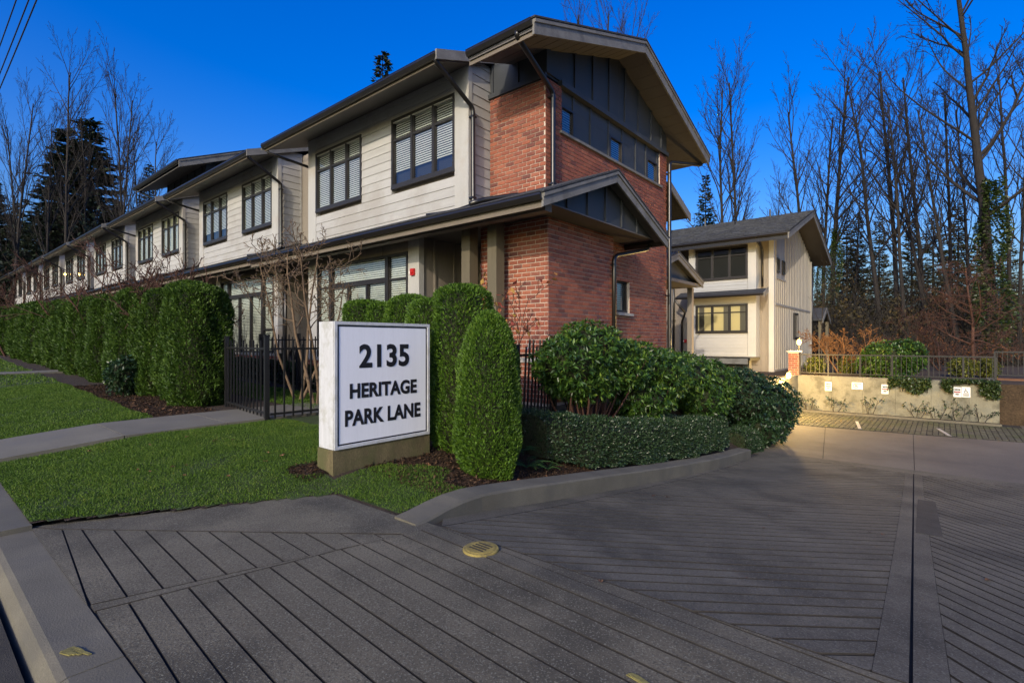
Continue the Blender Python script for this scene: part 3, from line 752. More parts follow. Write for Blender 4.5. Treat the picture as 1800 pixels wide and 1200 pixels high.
m = MB(); m.box(-6.97, XP+.03, YP-.03, 9.73, -1.4, -1.16); m.box(-6.5, XS+.03, 9.73, YB+.03, -1.4, -1.21); m.build('foundation', M['kerb'], T)
B1 = brick_faces((-7.0+.02, YU, 0), UX, FRONT, 0, 1.392-.02, 2.26, 4.83)
B2 = brick_faces((XS, YU, 0), UY, RIGHT, 0, YB-YU, 2.26, 4.0, phase=.1) + \
     brick_faces((XS, YU, 0), UY, RIGHT, 0, .53, 4.0, 4.86, phase=.1) + brick_faces((XS, YU, 0), UY, RIGHT, 4.98, YB-YU, 4.0, 4.86, phase=.1)
B2 += brick_faces((XS, YU, 0), UY, RIGHT, 2.04, YB-YU, -1.15, 2.26, holes=[(10.37-YU, 10.98-YU, .66, 1.40)], phase=.1)
B3 = brick_faces((-6.95, YP, 0), UX, FRONT, 0, 1.62, -1.10, -.38) + brick_faces((-6.95, YP, 0), UX, FRONT, 0, 1.62, -.29, 2.2)
B4 = brick_faces((XP, YP, 0), UY, RIGHT, 0, 2.34, -1.10, -.38, phase=.1) + brick_faces((XP, YP, 0), UY, RIGHT, 0, 2.34, -.29, 2.2, phase=.1)
def which(b_):
    if b_[0] in ((-6.95, YP, 0), (XP, YP, 0)): return wp
    return wu if b_[5] > 2.2 else wl_
lay_bricks(T, which, B1+B2+B3+B4)
m = MB(); m.box(-6.96, XP+.035, YP-.035, 9.71, -.378, -.292); m.build('stone_band', M['stone'], T)
# charcoal frieze above the brick front, band, gable panels
m = MB(); m.box(-6.98, XS-.03, YU+.01, 8.5, 4.93, 5.55); m.build('frieze_panel', M['char'], T)
m = MB(); m.box(-7.02, XS+.03, YU-.05, YU+.006, 4.835, 4.925); m.build('frieze_band', M['char'], T)
for x in (-6.95, -6.3, XS-.10):
    m = MB(); m.box(x, x+.06 if x < -6 else XS+.002, YU-.02, YU+.011, 4.926, 5.6); m.build('batten', M['char'], T)
gr0, gs = 5.10, .3525              # rake: eave height at y = 6.44, slope
def gz(y): return gr0 - .20 + gs*(min(y, 20.88-y) - 6.44)
mid = 10.44
# panel strip with three small windows
wins = [(8.20, 8.66), (10.10, 10.68), (11.95, 12.55)]
cuts = [8.19, 8.66, 9.32, 10.08, 10.70, 11.38, 11.93, 12.56, 12.645]
for a, c in zip(cuts[:-1], cuts[1:]):
    m = MB(); is_w = any(abs((a+c)/2 - (w[0]+w[1])/2) < .2 for w in wins)
    m.box(XS-.10, XS-.055, a+.003, c-.003, 4.56 if is_w else 4.01, 4.86); m.build('strip_panel', M['char'], T)
    m = MB(); m.box(XS-.056, XS-.03, c-.028, c+.028, 4.01, 4.86); m.build('batten', M['char'], T)
for a, c in wins: window(T, (XS-.05, a, 0), UY, RIGHT, c-a, 4.015, 4.555, (), (), blind=.9, tr=.04, depth=.045, sill=False)
m = MB(); m.box(XS-.1, XS-.052, 8.19, 12.64, 4.56, 4.86); m.box(XS-.12, XS-.1015, 8.19, 12.64, 4.0, 4.86); m.build('strip_backing', M['char'], T)
m = MB(); m.box(XS-.08, XS+.055, 8.10, 12.70, 3.955, 4.008); m.build('strip_sill', M['rake'], T)
m = MB(); m.box(XS-.08, XS+.06, 8.12, YB+.02, 4.862, 4.965); m.build('gable_band', M['char'], T)
ys = [YU, 8.64, 9.32, 10.0, mid, 10.72, 11.4, 12.1, 12.7, YB]
for a, c in zip(ys[:-1], ys[1:]):
    m = MB(); m.prism([(XS-.04, a+.003, 4.966), (XS-.04, c-.003, 4.966), (XS-.04, c-.003, gz(c)+.03), (XS-.04, a+.003, gz(a)+.03)], (.045, 0, 0)); m.build('gable_panel', M['char'], T)
    if c != mid and c != YB: m = MB(); m.box(XS+.005, XS+.035, c-.03, c+.03, 4.966, gz(c)+.02); m.build('batten', M['char'], T)
m = MB(); m.box(XS-.006, XS+.05, YU-.02, YU+.10, 4.93, gz(YU)+.05); m.build('batten', M['char'], T)
# upper gable roof over the brick block
XR = -4.95
def gable_roof(parent, x0, x1, y0, ym, y1, ze, zr, th=.12, board=.24, soff=True, bt=.04):
    """roof with ridge along X, gable end board at x1; ze, zr heights of the roof top at eave and ridge"""
    m = MB(); m.prism_x([(y0,ze-th),(ym,zr-th),(y1,ze-th),(y1,ze),(ym,zr),(y0,ze)], x0, x1-bt); rf = m.build('roof', M['shingle'], parent)
    m = MB(); m.prism_x([(y0-.02,ze-.0),(ym,zr-.0+.008),(y1+.02,ze-.0),(y1+.03,ze+.025),(ym,zr+.04),(y0-.03,ze+.025)], x0, x1+.03); m.build('shingle_edge', M['shingle'], rf)
    for ya, yb, za, zb in ((y0, ym-.002, ze, zr), (y1, ym+.002, ze, zr)):
        m = MB(); m.prism_x([(ya,za-board),(yb,zb-board),(yb,zb-.003),(ya,za-.003)], x1-bt, x1); m.build('rake_board', M['rake'], rf)
        m = MB(); m.prism_x([(ya,za-.062),(yb,zb-.062),(yb,zb-.006),(ya,za-.006)], x1+.001, x1+.022); m.build('rake_trim', M['rake'], rf)
    if soff:
        for ya, yb in ((y0, ym), (y1, ym)):
            n_ = 12
            for i in range(n_):                       # soffit boards
                t0, t1 = i/n_, (i+1)/n_
                a, c = ya+(yb-ya)*t0, ya+(yb-ya)*t1; za, zb = ze+(zr-ze)*t0, ze+(zr-ze)*t1; e = .008*(1 if yb > ya else -1)
                m = MB(); m.prism_x([(a+e,za-th-.03),(c,zb-th-.03),(c,zb-th-.001),(a+e,za-th-.001)], x0+.02, x1-bt-.001); m.build('soffit_board', M['soffit'], rf)
    return rf
gable_roof(T, -6.42, XR, 6.47, mid, 14.41, 5.10, 5.10+gs*(mid-6.47), .14, .25)
gutter_x(T, -6.42, XR-.03, 6.40, 5.10)
gutter_x(T, -6.42, XR-.03, 14.43, 5.10)
m = MB(); m.box(-6.42, XR-.045, 6.505, 6.53, 4.86, 4.98); m.build('fascia', M['fascia'], T)
pipe(T, [(-5.30, 6.46, 5.02), (-5.30, 6.48, 4.94), (XS+.09, 7.70, 4.62), (XS+.09, 7.78, 4.56), (XS+.09, 7.78, 2.62), (-5.9, 7.2, 2.64), (-6.3, 6.72, 2.52), (-6.4, 6.5, 2.42)], .046, straps=[(XS+.06, 7.78, 4.5), (XS+.06, 7.78, 2.9)])
pipe(T, [(-5.15, 14.4, 5.0), (-5.17, 14.38, 4.9), (XS+.09, YB+.05, 4.72), (XS+.09, YB-.02, 4.66), (XS+.09, YB-.02, -.32), (XS+.14, YB-.05, -.5), (XS+.14, YB-.05, -1.2)], .05, straps=[(XS+.06, YB-.02, 4.4), (XS+.06, YB-.02, 1.2)])
# side window low in the brick, deep reveal and stone sill
window(T, (XS-.10, 10.38, 0), UY, RIGHT, .59, .67, 1.39, (), (), blind=1, tr=.05, depth=.06, sill=False)
m = MB(); m.prism_y([(XS-.08,.60),(XS+.09,.585),(XS+.09,.64),(XS-.08,.665)], 10.30, 11.02); m.build('window_sill', M['stone'], T)
# porch roof: gable facing the lane
pm = 8.53; PX = -4.60
gable_roof(T, -7.0, PX, 6.24, pm, 10.80, 2.24, 2.24+.39*(pm-6.24), .06, .21, soff=False)
gutter_x(T, -7.0, PX-.03, 10.70, 2.20)
tri = lambda y: 2.24-.10+.39*(min(y, 2*pm-y)-6.24)
yv = [6.52, 7.25, 7.9, pm, 9.16, 9.82, 10.54]
for a, c in zip(yv[:-1], yv[1:]):
    m = MB(); m.prism([(PX-.30, a+.003, 2.235), (PX-.30, c-.003, 2.235), (PX-.30, c-.003, tri(c)+.02), (PX-.30, a+.003, tri(a)+.02)], (.04,0,0)); m.build('gable_panel', M['char'], T)
    if c not in (pm, yv[-1]): m = MB(); m.box(PX-.258, PX-.23, c-.025, c+.025, 2.24, tri(c)); m.build('batten', M['char'], T)
m = MB(); m.box(PX-.262, PX-.225, pm-.025, pm+.025, 2.24, tri(pm)); m.build('batten', M['char'], T)
m = MB(); m.box(-6.99, PX-.245, 8.801, 10.62, 2.206, 2.231); m.build('porch_soffit', M['soffit'], T)
for y0, sgn in ((6.26, 1), (10.80, -1)):
    m = MB(); zz = 2.24-.09; k = .39*(pm-6.24)
    m.prism([(PX-.26, y0, zz-.02), (PX-.042, y0, zz-.02), (PX-.042, pm, zz-.02+k), (PX-.26, pm, zz-.02+k)], (0,0,.018)); m.build('porch_rake_soffit', M['soffit'], T)
for x in (-6.40, -7.07):
    m = MB(); m.box(x, x+.22, 6.95, 7.17, -1.25, 2.204); m.build('post', M['post'], T)
pipe(T, [(-5.0, 10.70, 2.12), (-5.0, 10.62, 2.02), (XP+.06, 9.70, 1.80), (XP+.06, 9.62, 1.70), (XP+.06, 9.62, -1.2)], .045, straps=[(XP+.04, 9.62, 1.6), (XP+.04, 9.62, .2)])
# front door deep in the entry
m = MB(); m.box(-8.2, -7.2, 8.85, 8.89, -1.1, 1.0); dr = m.build('door', M['char'], T)
m = MB(); m.box(-7.34, -7.30, 8.80, 8.849, -.15, .05); m.build('handle', M['chrome'], dr)

# ------------------------------------------------------------------ the other houses of the row
labs = ['beige townhouse second in the row, behind the black gate', 'third beige townhouse, behind the tall cedar hedge, under the raised dark clerestory roof',
        'fourth beige townhouse in the row, behind red stemmed bare tree', 'fifth beige townhouse in the row, farther along hedge',
        'sixth beige townhouse in the row, with lights in its windows', 'seventh beige townhouse, last visible in the row above the hedge end', 'eighth beige townhouse at the far end of row']
U2 = unit(-7.0-PITCH, .06, True, labs[0])
U3 = unit(-7.0-2*PITCH, .15, False, labs[1], lit=(0,1))
for k in range(3, 8):
    unit(-7.0-k*PITCH, .09*k, k % 2 == 1, labs[k-1], lower=k < 6, detail=False, lit=(0,1) if k == 5 else ((0,) if k == 3 else None))
# raised clerestory roof over the third house
T = U3; X0 = -21.3
rf = gable_roof(T, -26.8, X0, 6.62, 10.9, 15.2, 6.60, 6.60+.42*4.28, .12, .26, soff=False)
gutter_x(T, -26.8, X0-.04, 6.55, 6.62)
m = MB(); m.prism_x([(6.70,6.42),(7.9,6.42+.42*1.2),(7.9,6.46+.42*1.2),(6.70,6.46)], -26.75, X0-.05); m.build('soffit', M['soffit'], T)
m = MB(); m.box(-26.3, X0-.6, 7.72, 12, 5.4, 6.9); m.build('clerestory_wall', M['char'], T)
for i in range(6):
    x = -26.2 + i*.78; m = MB(); m.box(x, x+.06, 7.685, 7.719, 5.5, 6.86); m.build('batten', M['char'], T)
pipe(T, [(-26.6, 6.62, 6.55), (-26.4, 7.6, 6.0), (-26.4, 7.66, 5.5)], .04)
# raised roof end board seen behind the brick house, over the lane
T = U1
m = MB(); m.prism_x([(13.09,4.10),(14.5,3.50),(14.5,3.62),(13.09,4.22)], -9, -5.54); rr = m.build('rear_roof', M['shingle'], T)
m = MB(); m.prism_x([(13.09,4.0),(14.5,3.40),(14.5,3.62),(13.09,4.22)], -5.54, -5.50); m.build('rake_board', M['rake'], rr)

# fire alarm bells
def alarm(x, y, zz, lab):
    t = thing('fire_alarm', lab, 'fire alarm', (x, y, zz), 'red fire alarm bells on the house fronts')
    m = MB(); m.box(x-.06, x+.06, y-.05, y, zz-.07, zz+.07); m.build('housing', M['red'], t)
    m = MB(); m.lathe([(.04, 0), (.036, .02), (.012, .03)], 14); 
    m.v = [(x+a, y-.05-c, zz+b_) for a, b_, c in m.v]; m.build('sounder', M['red'], t)
    m = MB(); m.box(x-.10, x-.062, y-.045, y-.01, zz-.03, zz+.02); m.build('strobe', M['white'], t)
alarm(-8.62, YF-.012, 1.47, 'red fire alarm on corner house front, right of the wide ground floor window')
alarm(-18.92, YF-.012, 1.33, 'red fire alarm on second house front, beside hedge end')

# ------------------------------------------------------------------ white house at the end of the lane
HB = thing('lane_house', 'white and grey house with dark shingle roof beyond the brick end wall', 'house', (-9, 27, -1.27))
T = HB
m = MB(); m.box(-22, -5.46, 23.55, 31.2, -1.27, 4.35); m.build('wall', M['taupe'], T)
m = MB(); m.box(-22, -6.05, 23.49, 23.549, -1.0, 4.2)
m.build('wall_panel', M['taupe'], T)
for x in (-5.95, -5.72): m = MB(); m.box(x, x+.04, 23.52, 23.549, -1.2, 4.3); m.build('batten', M['taupe'], T)
M['hbwhite'] = noisy('white house paint', (.40,.40,.385), .6, .08, 1.5, 40, .05)
M['whitesiding'] = noisy('white lap siding', (.38,.38,.365), .6, .08, 1.5, 40, .1)
m = MB(); m.box(-5.62, -5.42, 23.50, 23.56, -1.27, 4.3); m.box(-5.459, -5.42, 23.561, 23.70, -1.27, 4.3); m.build('corner_board', M['hbwhite'], T)
m = MB(); m.box(-8.82, -5.98, 23.02, 23.55, -.75, 4.15); m.build('bay', M['hbwhite'], T)
for zz0, zz1 in ((2.1, 2.68), (-.72, .37)):
    lap_boards(T, (-8.50, 23.0, 0), UX, FRONT, lambda q: [(0, 2.18)], zz0, zz1, .145, 'whitesiding', .03)
for a in (-8.82, -6.30):
    m = MB(); m.box(a, a+.32, 22.985, 23.019, -.75, 4.15); m.build('bay_board', M['hbwhite'], T)
m = MB(); m.box(-8.50, -6.30, 22.99, 23.019, 4.06, 4.15); m.build('bay_board', M['hbwhite'], T)
m = MB(); m.box(-8.50, -6.30, 22.99, 23.019, 1.60, 1.9); m.build('bay_board', M['hbwhite'], T)
def hb_win(z0, z1, room, bl):
    window(T, (-8.50, 22.97, 0), UX, FRONT, 2.2, z0, z1, (.33, .66), (.72,), blind=bl, tr=.07, depth=.045, room=room)
M['hbroom'] = emit('softly lit room', (.62,.50,.26), .20)
hb_win(2.70, 4.05, 'dark', 0); hb_win(.40, 1.58, 'hbroom', 0)
# furniture silhouettes seen in the lit room are left to the curtains
for x in (-8.35, -7.3, -6.62):
    m = MB(); m.box(x, x+.22, 22.995, 23.005, .46, 1.5); m.build('curtain', M['taupe'], T)
# mid roof over the bay
m = MB(); m.prism_x([(22.45,1.90),(23.02,2.12),(23.02,2.20),(22.43,1.97)], -9.2, -5.55); mr = m.build('bay_roof', M['shingle'], T)
gutter_x(T, -9.2, -5.57, 22.36, 1.98)
m = MB(); m.prism_x([(22.40,1.80),(23.05,2.05),(23.05,2.24),(22.40,1.99)], -5.55, -5.51); m.build('rake_board', M['rake'], mr)
# gable wall: board and batten facing the court
GX = -5.46
def bz(y): return 3.95 + .35*(min(y, 54.8-y) - 22.3)
m = MB(); m.prism([(GX-.3, 23.6, 4.2), (GX-.3, 31.1, 4.2), (GX-.3, 27.4, bz(27.4))], (.3,0,0)); m.build('gable', M['taupe'], T)
M['bbwall'] = noisy('pale grey board and batten', (.27,.255,.23), .65, .14, 1.0, 30, .1, (3,3,.5))
m = MB(); m.prism([(GX-.002, 23.70, -1.27), (GX-.002, 31.18, -1.27), (GX-.002, 31.18, bz(31.18)), (GX-.002, 27.4, bz(27.4)), (GX-.002, 23.70, bz(23.7))], (.022,0,0)); m.build('cladding', M['bbwall'], T)
for i in range(22):
    y = 23.86 + i*.34; zt = bz(y)
    for z0, z1 in ((-1.2, 1.52), (1.60, zt if y < 24 or y > 25.4 else 2.66)) if True else (): 
        m = MB(); m.box(GX+.02, GX+.055, y-.022, y+.022, z0, z1); m.build('batten', M['bbwall'], T)
m = MB(); m.box(GX+.02, GX+.06, 23.7, 31.18, 1.52, 1.60); m.box(GX+.02, GX+.06, 23.8, 25.5, 2.66, 2.72); m.build('belt_trim', M['bbwall'], T)
for y in (23.98, 24.95): window(T, (GX+.05, y, 0), UY, RIGHT, .42, 2.95, 3.55, (), (), 0, .05, .035, sill=False)
window(T, (GX+.05, 27.2, 0), UY, RIGHT, .85, .15, 1.35, (.5,), (), 0, .06, .035)
m = MB(); m.box(GX+.02, GX+.11, 31.1, 31.2, -1.27, 4.2); m.build('corner_board', M['bbwall'], T)
rf = gable_roof(T, -24, -4.62, 22.35, 27.4, 32.45, 4.28, 6.05, .14, .26, soff=True)
# courses of shingles on the visible slope
sh = MB(); nrow = 26
for r in range(nrow):
    t0, t1 = r/nrow, (r+1)/nrow; x = -24 + (r % 2)*.16
    y0_, y1_ = 22.33+5.05*t0, 22.33+5.05*t1; z0_, z1_ = 4.335+1.77*t0, 4.335+1.77*t1
    while x < -4.6:
        w = random.uniform(.24, .38); e = random.uniform(.012, .035); x1 = min(x+w, -4.59)
        sh.add([(x+.004,y0_,z0_+e),(x1-.004,y0_,z0_+e),(x1-.004,y1_+.03,z1_+.006),(x+.004,y1_+.03,z1_+.006),(x+.004,y0_,z0_-.01),(x1-.004,y0_,z0_-.01)], [(0,1,2,3),(4,5,1,0)]); x += w
o = sh.build('shingles', M['shingle'], rf); o['kind'] = 'stuff'
gutter_x(T, -24, -4.66, 22.24, 4.30)
m = MB(); m.box(-24, -4.67, 22.352, 22.375, 4.02, 4.17); m.build('fascia', M['gutter'], T)
for x, y in ((-7.9, 26.2), (-11.2, 26.4)):
    zz = 4.3+.35*(y-22.33); m = MB(); m.box(x-.14, x+.14, y-.14, y+.12, zz-.02, zz+.16); m.build('roof_vent', M['gutter'], rf)
for x in (-9.5, -6.4): m = MB(); m.tube([(x,27.0,5.9),(x,27.0,6.35)], .04, 8); m.build('vent_pipe', M['gutter'], rf)
pipe(T, [(-5.85, 22.35, 4.2), (-5.85, 23.3, 3.95), (-5.85, 23.42, 3.85), (-5.85, 23.42, 2.3)], .05)
pipe(T, [(-9.25, 22.45, 1.85), (-8.95, 22.9, 1.3), (-9.3, 23.4, .9), (-9.3, 23.42, -.9)], .05)
pipe(T, [(-9.7, 23.42, 4.0), (-9.7, 23.42, -.9)], .05)
pipe(T, [(GX+.1, 31.26, 4.0), (GX+.1, 31.26, -1.2)], .05)
alarm(-9.15, 23.48, .02, 'small red fire alarm low on the grey wall of the lane house')
# small rear porch
m = MB(); m.prism_x([(31.4,1.1),(32.6,1.75),(33.8,1.1),(33.8,1.2),(32.6,1.85),(31.4,1.2)], -7, -4.9); pr = m.build('porch_roof', M['shingle'], T)
for ya, yb in ((31.4, 32.6), (33.8, 32.6)):
    m = MB(); m.prism_x([(ya,.98),(yb,1.63),(yb,1.83),(ya,1.18)], -4.9, -4.86); m.build('rake_board', M['rake'], pr)
for y in (31.5, 33.6): m = MB(); m.box(-5.1, -4.95, y, y+.16, -1.27, 1.1); m.build('post', M['post'], T)
# half gable of the neighbour's porch between the brick house and lane house
NB = thing('side_porch', 'small grey gabled porch roof poking out past the brick wall corner', 'porch', (-7, 15, -1.25))
gable_roof(NB, -9.5, -6.0, 12.8, 14.84, 16.9, 1.94, 2.62, .1, .2, soff=False)
m = MB(); m.prism([(-6.25, 13.2, 1.86), (-6.25, 16.6, 1.86), (-6.25, 14.84, 2.5)], (.04,0,0)); m.build('gable_panel', M['char'], NB)
m = MB(); m.box(-9.5, -6.05, 13.1, 16.8, 1.76, 1.85); m.build('porch_soffit', M['soffit'], NB)
for y in (14.4, 16.8): m = MB(); m.box(-6.5, -6.34, y, y+.16, -1.25, 1.76); m.build('post', M['taupe'], NB)
# ------------------------------------------------------------------ lettering helper
def text_mesh(name, s, size, wx, mat, origin, u, n, parent, bold=.0, thick=.002):
    cu = bpy.data.curves.new(name, 'FONT'); cu.body = s; cu.size = size; cu.align_x = 'CENTER'; cu.align_y = 'CENTER'; cu.offset = bold; cu.extrude = thick; cu.space_character = 1.0 + bold*5.5
    cu.resolution_u = 4
    o = bpy.data.objects.new(name, cu); COL.objects.link(o); bpy.context.view_layer.update()
    me = bpy.data.meshes.new_from_object(o.evaluated_get(bpy.context.evaluated_depsgraph_get()))
    bpy.data.objects.remove(o); bpy.data.curves.remove(cu)
    u, n, O = Vector(u), Vector(n), Vector(origin); bs = Vector(base_of(parent))
    xs = [v.co.x for v in me.vertices]; k = wx/(max(xs)-min(xs)) if wx else 1.0; c = (max(xs)+min(xs))/2
    ysv = [v.co.y for v in me.vertices]; cy = (max(ysv)+min(ysv))/2; hk = size/(max(ysv)-min(ysv))
    for v in me.vertices:
        p = O + u*((v.co.x-c)*k) + Vector((0,0,(v.co.y-cy)*hk)) + n*(v.co.z+thick) - bs; v.co = p
    me.materials.clear(); me.materials.append(mat); me.name = name
    q = bpy.data.objects.new(name, me); COL.objects.link(q); q.parent = parent
    return q

# ------------------------------------------------------------------ address sign
SX, SY0, SY1, SZ0, SZ1 = -4.43, 2.67, 3.845, -1.032, .192
S = thing('address_sign', 'white box sign reading 2135 Heritage Park Lane on a concrete plinth', 'sign', (SX-.135, (SY0+SY1)/2, -1.3))
m = MB(); m.box(SX-.27, SX-.012, SY0, SY1, SZ0, SZ1); m.build('case', M['signside'], S)
m = MB(); m.box(SX-.0115, SX, SY0+.010, SY1-.010, SZ0+.010, SZ1-.010); m.build('face', M['signwhite'], S)
m = MB(); w = .02
for y0, y1, z0, z1 in ((SY0,SY1,SZ0,SZ0+.028),(SY0,SY1,SZ1-.028,SZ1),(SY0,SY0+.028,SZ0+.028,SZ1-.028),(SY1-.028,SY1,SZ0+.028,SZ1-.028)): m.box(SX+.0005, SX+.012, y0, y1, z0, z1)
m.build('retainer_frame', M['signside'], S)
m = MB(); i_ = .034; bw = .014
a0, a1, b0, b1 = SY0+i_, SY1-i_, SZ0+i_, SZ1-i_
for y0, y1, z0, z1 in ((a0,a1,b0,b0+bw),(a0,a1,b1-bw,b1),(a0,a0+bw,b0+bw,b1-bw),(a1-bw,a1,b0+bw,b1-bw)): m.box(SX+.0005, SX+.003, y0, y1, z0, z1)
m.build('border_line', M['ink'], S)
yc = (SY0+SY1)/2
text_mesh('lettering', '2135', .238, .62, M['ink'], (SX, yc-.005, -.145), UY, RIGHT, S, .0075)
text_mesh('lettering', 'HERITAGE', .150, .83, M['ink'], (SX, yc-.005, -.485), UY, RIGHT, S, .0055)
text_mesh('lettering', 'PARK LANE', .156, .935, M['ink'], (SX, yc-.005, -.745), UY, RIGHT, S, .0055)
m = MB(); m.prism_y([(SX-.29,-1.5),(SX+.005,-1.5),(SX-.004,SZ0-.003),(SX-.28,SZ0-.003)], SY0-.01, SY1+.012); m.build('plinth', M['signbase'], S)

# ------------------------------------------------------------------ iron fence, gate
def fence_run(name, lab, cat, A, B_, zt, zb, n, posts=(0,1), rails=True, tall=.085, group=None, lean=0.0, pw=.034, pk=.011, zp=None):
    A, B_ = Vector((*A,0)), Vector((*B_,0)); d = (B_-A); L = d.length; u = d/L; nn = Vector((-u.y, u.x, 0))
    t = thing(name, lab, cat, (A.x, A.y, zb-.1), group)
    zp = zt+.10 if zp is None else zp
    for k in posts:
        q = A + u*(L*k); m = MB(); obox((q.x,q.y,0), u, nn, -pw, pw, zb-.22, zp, -pw, pw, m); o = m.build('post', M['iron'], t)
        m = MB(); obox((q.x,q.y,0), u, nn, -pw-.006, pw+.006, zp, zp+.018, -pw-.006, pw+.006, m); m.build('cap', M['iron'], o)
    for z in (zt, zb): m = MB(); obox((A.x,A.y,0), u, nn, 0, L, z-.016, z+.016, -.014, .014, m); m.build('rail', M['iron'], t)
    for i in range(n):
        a = L*(i+.5)/n + random.uniform(-.006,.006); hh = zt + (tall*1.35 if i % 3 else tall*.75)
        sh_ = u*lean
        m = MB(); q = A + u*a; r = pk
        m.prism([tuple(q+u*i_*r+nn*j_*r+Vector((0,0,zb-.07))) for i_, j_ in ((-1,-1),(1,-1),(1,1),(-1,1))], tuple(sh_+Vector((0,0,hh-zb+.07)))); m.build('picket', M['iron'], t)
    return t
fence_run('gate', 'black iron picket gate at the end of the footpath', 'gate', (-10.2, 3.95), (-8.10, 3.72), -.115, -1.12, 12, (0,1), tall=.10, zp=.08)
fence_run('fence', 'black iron picket fence between gate and address sign', 'fence', (-8.02, 3.74), (-7.95, 5.35), -.115, -1.13, 11, (1,), tall=.10)
fence_run('fence', 'black iron picket fence behind the clipped cedars', 'fence', (-7.9, 5.40), (-4.45, 5.42), -.16, -1.12, 24, (1,), tall=.10)
fence_run('fence', 'leaning black iron pickets between rounded cedar and brick corner', 'fence', (-4.42, 5.48), (-4.80, 6.80), -.19, -1.12, 10, (1,), lean=.12, tall=.16)
fence_run('fence', 'black iron yard fence in front of the second townhouse window', 'fence', (-13.6, 6.1), (-9.75, 6.1), .04, -.95, 22, (0,.5,1), tall=.10, zp=.17)
def hose(x, y, z):
    t = thing('hose_reel', 'black garden hose coil hanging on the wall behind the fence', 'hose', (x, y, z))
    m = MB(); pts = [(x+.13*math.cos(a), y-.02-.004*a, z+.16*math.sin(a)) for a in np.linspace(0, 6.28*3, 50)]; m.tube(pts, .014, 6); m.build('coil', M['iron'], t, True)
    m = MB(); m.box(x-.05, x+.05, y-.06, y+.02, z+.13, z+.2); m.build('hook', M['iron'], t)
hose(-13.55, 7.0, -.35)
# wall tap on the brick
t = thing('wall_tap', 'small chrome garden tap on the brick wall above stone band', 'tap', (-5.72, 7.30, -.12))
m = MB(); m.tube([(-5.72,7.36,-.12),(-5.72,7.27,-.12),(-5.72,7.25,-.17)], .014, 8); m.build('spout', M['chrome'], t)
m = MB()
for a in range(4): m.tube([(-5.72,7.30,-.07),(-5.72+.04*math.cos(a*1.57),7.30,-.07+.04*math.sin(a*1.57))], .008, 6)
m.tube([(-5.72,7.30,-.12),(-5.72,7.30,-.07)], .01, 6); m.build('handle', M['chrome'], t)

# ------------------------------------------------------------------ retaining wall of the court
W = thing('retaining_wall', 'stained board formed concrete retaining wall behind the parking bays', 'wall', (-1.4, 21.1, -2.47))
xs = [-4.05, -3.0, -2.1, -1.2, -.3, .6, 1.28]
for a, c in zip(xs[:-1], xs[1:]):
    m = MB(); m.box(a+.002, c-.002, 21.0, 21.25, -2.5, -1.215 + random.uniform(-.002,.002)); m.build('wall_panel', M['wallc'], W)
m = MB(); m.box(1.10, 1.279, 21.251, 23.6, -2.5, -1.217); m.build('return_panel', M['wallc'], W)
m = MB(); m.box(-4.30, -4.055, 16.4, 21.24, -2.5, -1.22); m.build('return_panel', M['wallc'], W)
m = MB(); m.box(-4.0, 1.3, 20.52, 20.60, -2.5, -2.40); m.build('edging', M['kerb'], W)
m = MB(); m.box(-4.0, 1.28, 20.60, 21.0, -2.5, -2.43); m.build('soil_strip', M['soil'], W)
def railing(A, B_, lab, zb=-1.20, zt=-.47, n=38, posts=(0,.17,.35,.52,.70,.86,1)):
    A, B_ = Vector((*A,0)), Vector((*B_,0)); L = (B_-A).length; u = (B_-A)/L; nn = Vector((-u.y,u.x,0))
    t = thing('railing', lab, 'railing', (A.x, A.y, zb))
    for z, h in ((zt,.022),(zb+.08,.014)): m = MB(); obox((A.x,A.y,0), u, nn, 0, L, z-h, z+h, -.018, .018, m); m.build('rail', M['iron'], t)
    for k in posts: m = MB(); obox((A.x,A.y,0), u, nn, L*k-.022, L*k+.022, zb-.02, zt+.01, -.022, .022, m); m.build('post', M['iron'], t)
    for i in range(n): a = L*(i+.5)/n; m = MB(); obox((A.x,A.y,0), u, nn, a-.008, a+.008, zb+.08, zt, -.008, .008, m); m.build('baluster', M['iron'], t)
railing((-4.0, 21.12), (1.2, 21.12), 'black steel railing on top of the concrete retaining wall')
railing((1.32, 23.7), (4.6, 23.7), 'black steel fence at the top of the timber steps', -1.2, -.35, 26, (0,.5,1))
# brick pier at the wall's corner
t = thing('brick_pier', 'short brick pier with stone cap at the end of the black railing', 'pier', (-4.2, 21.3, -1.22))
m = MB(); m.box(-4.42, -4.08, 21.28, 21.62, -1.3, -.40); wpier = m.build('core', M['mortar'], t)
q = []
for (P_, u_, n_) in (((-4.42,21.28,0),UX,FRONT),((-4.08,21.28,0),UY,RIGHT)): q += brick_faces(P_, u_, n_, 0, .34, -1.25, -.41)
r_ = MB()
for b_ in q: obox(*b_[:3], b_[3]+.005, b_[4]-.005, b_[5]+.005, b_[5]+b_[6]-.005, -.01, .009, r_)
o = r_.build('brick_field', M['brick'], t); o['kind'] = 'stuff'
m = MB(); m.box(-4.47, -4.03, 21.23, 21.67, -.40, -.34); m.build('cap', M['stone'], t)
# timber steps
t = thing('timber_steps', 'brown timber steps climbing beside the retaining wall', 'steps', (2.6, 21.3, -2.47))
for i in range(8):
    z0 = -2.47 + i*.158; y0 = 21.35 + i*.28
    m = MB(); m.box(1.30, 4.6, y0, y0+.06, z0, z0+.152); m.build('riser', M['woodwall'], t)
    m = MB(); m.box(1.30, 4.6, y0-.02, y0+.30, z0+.1525, z0+.158); m.build('tread', M['woodwall'], t)
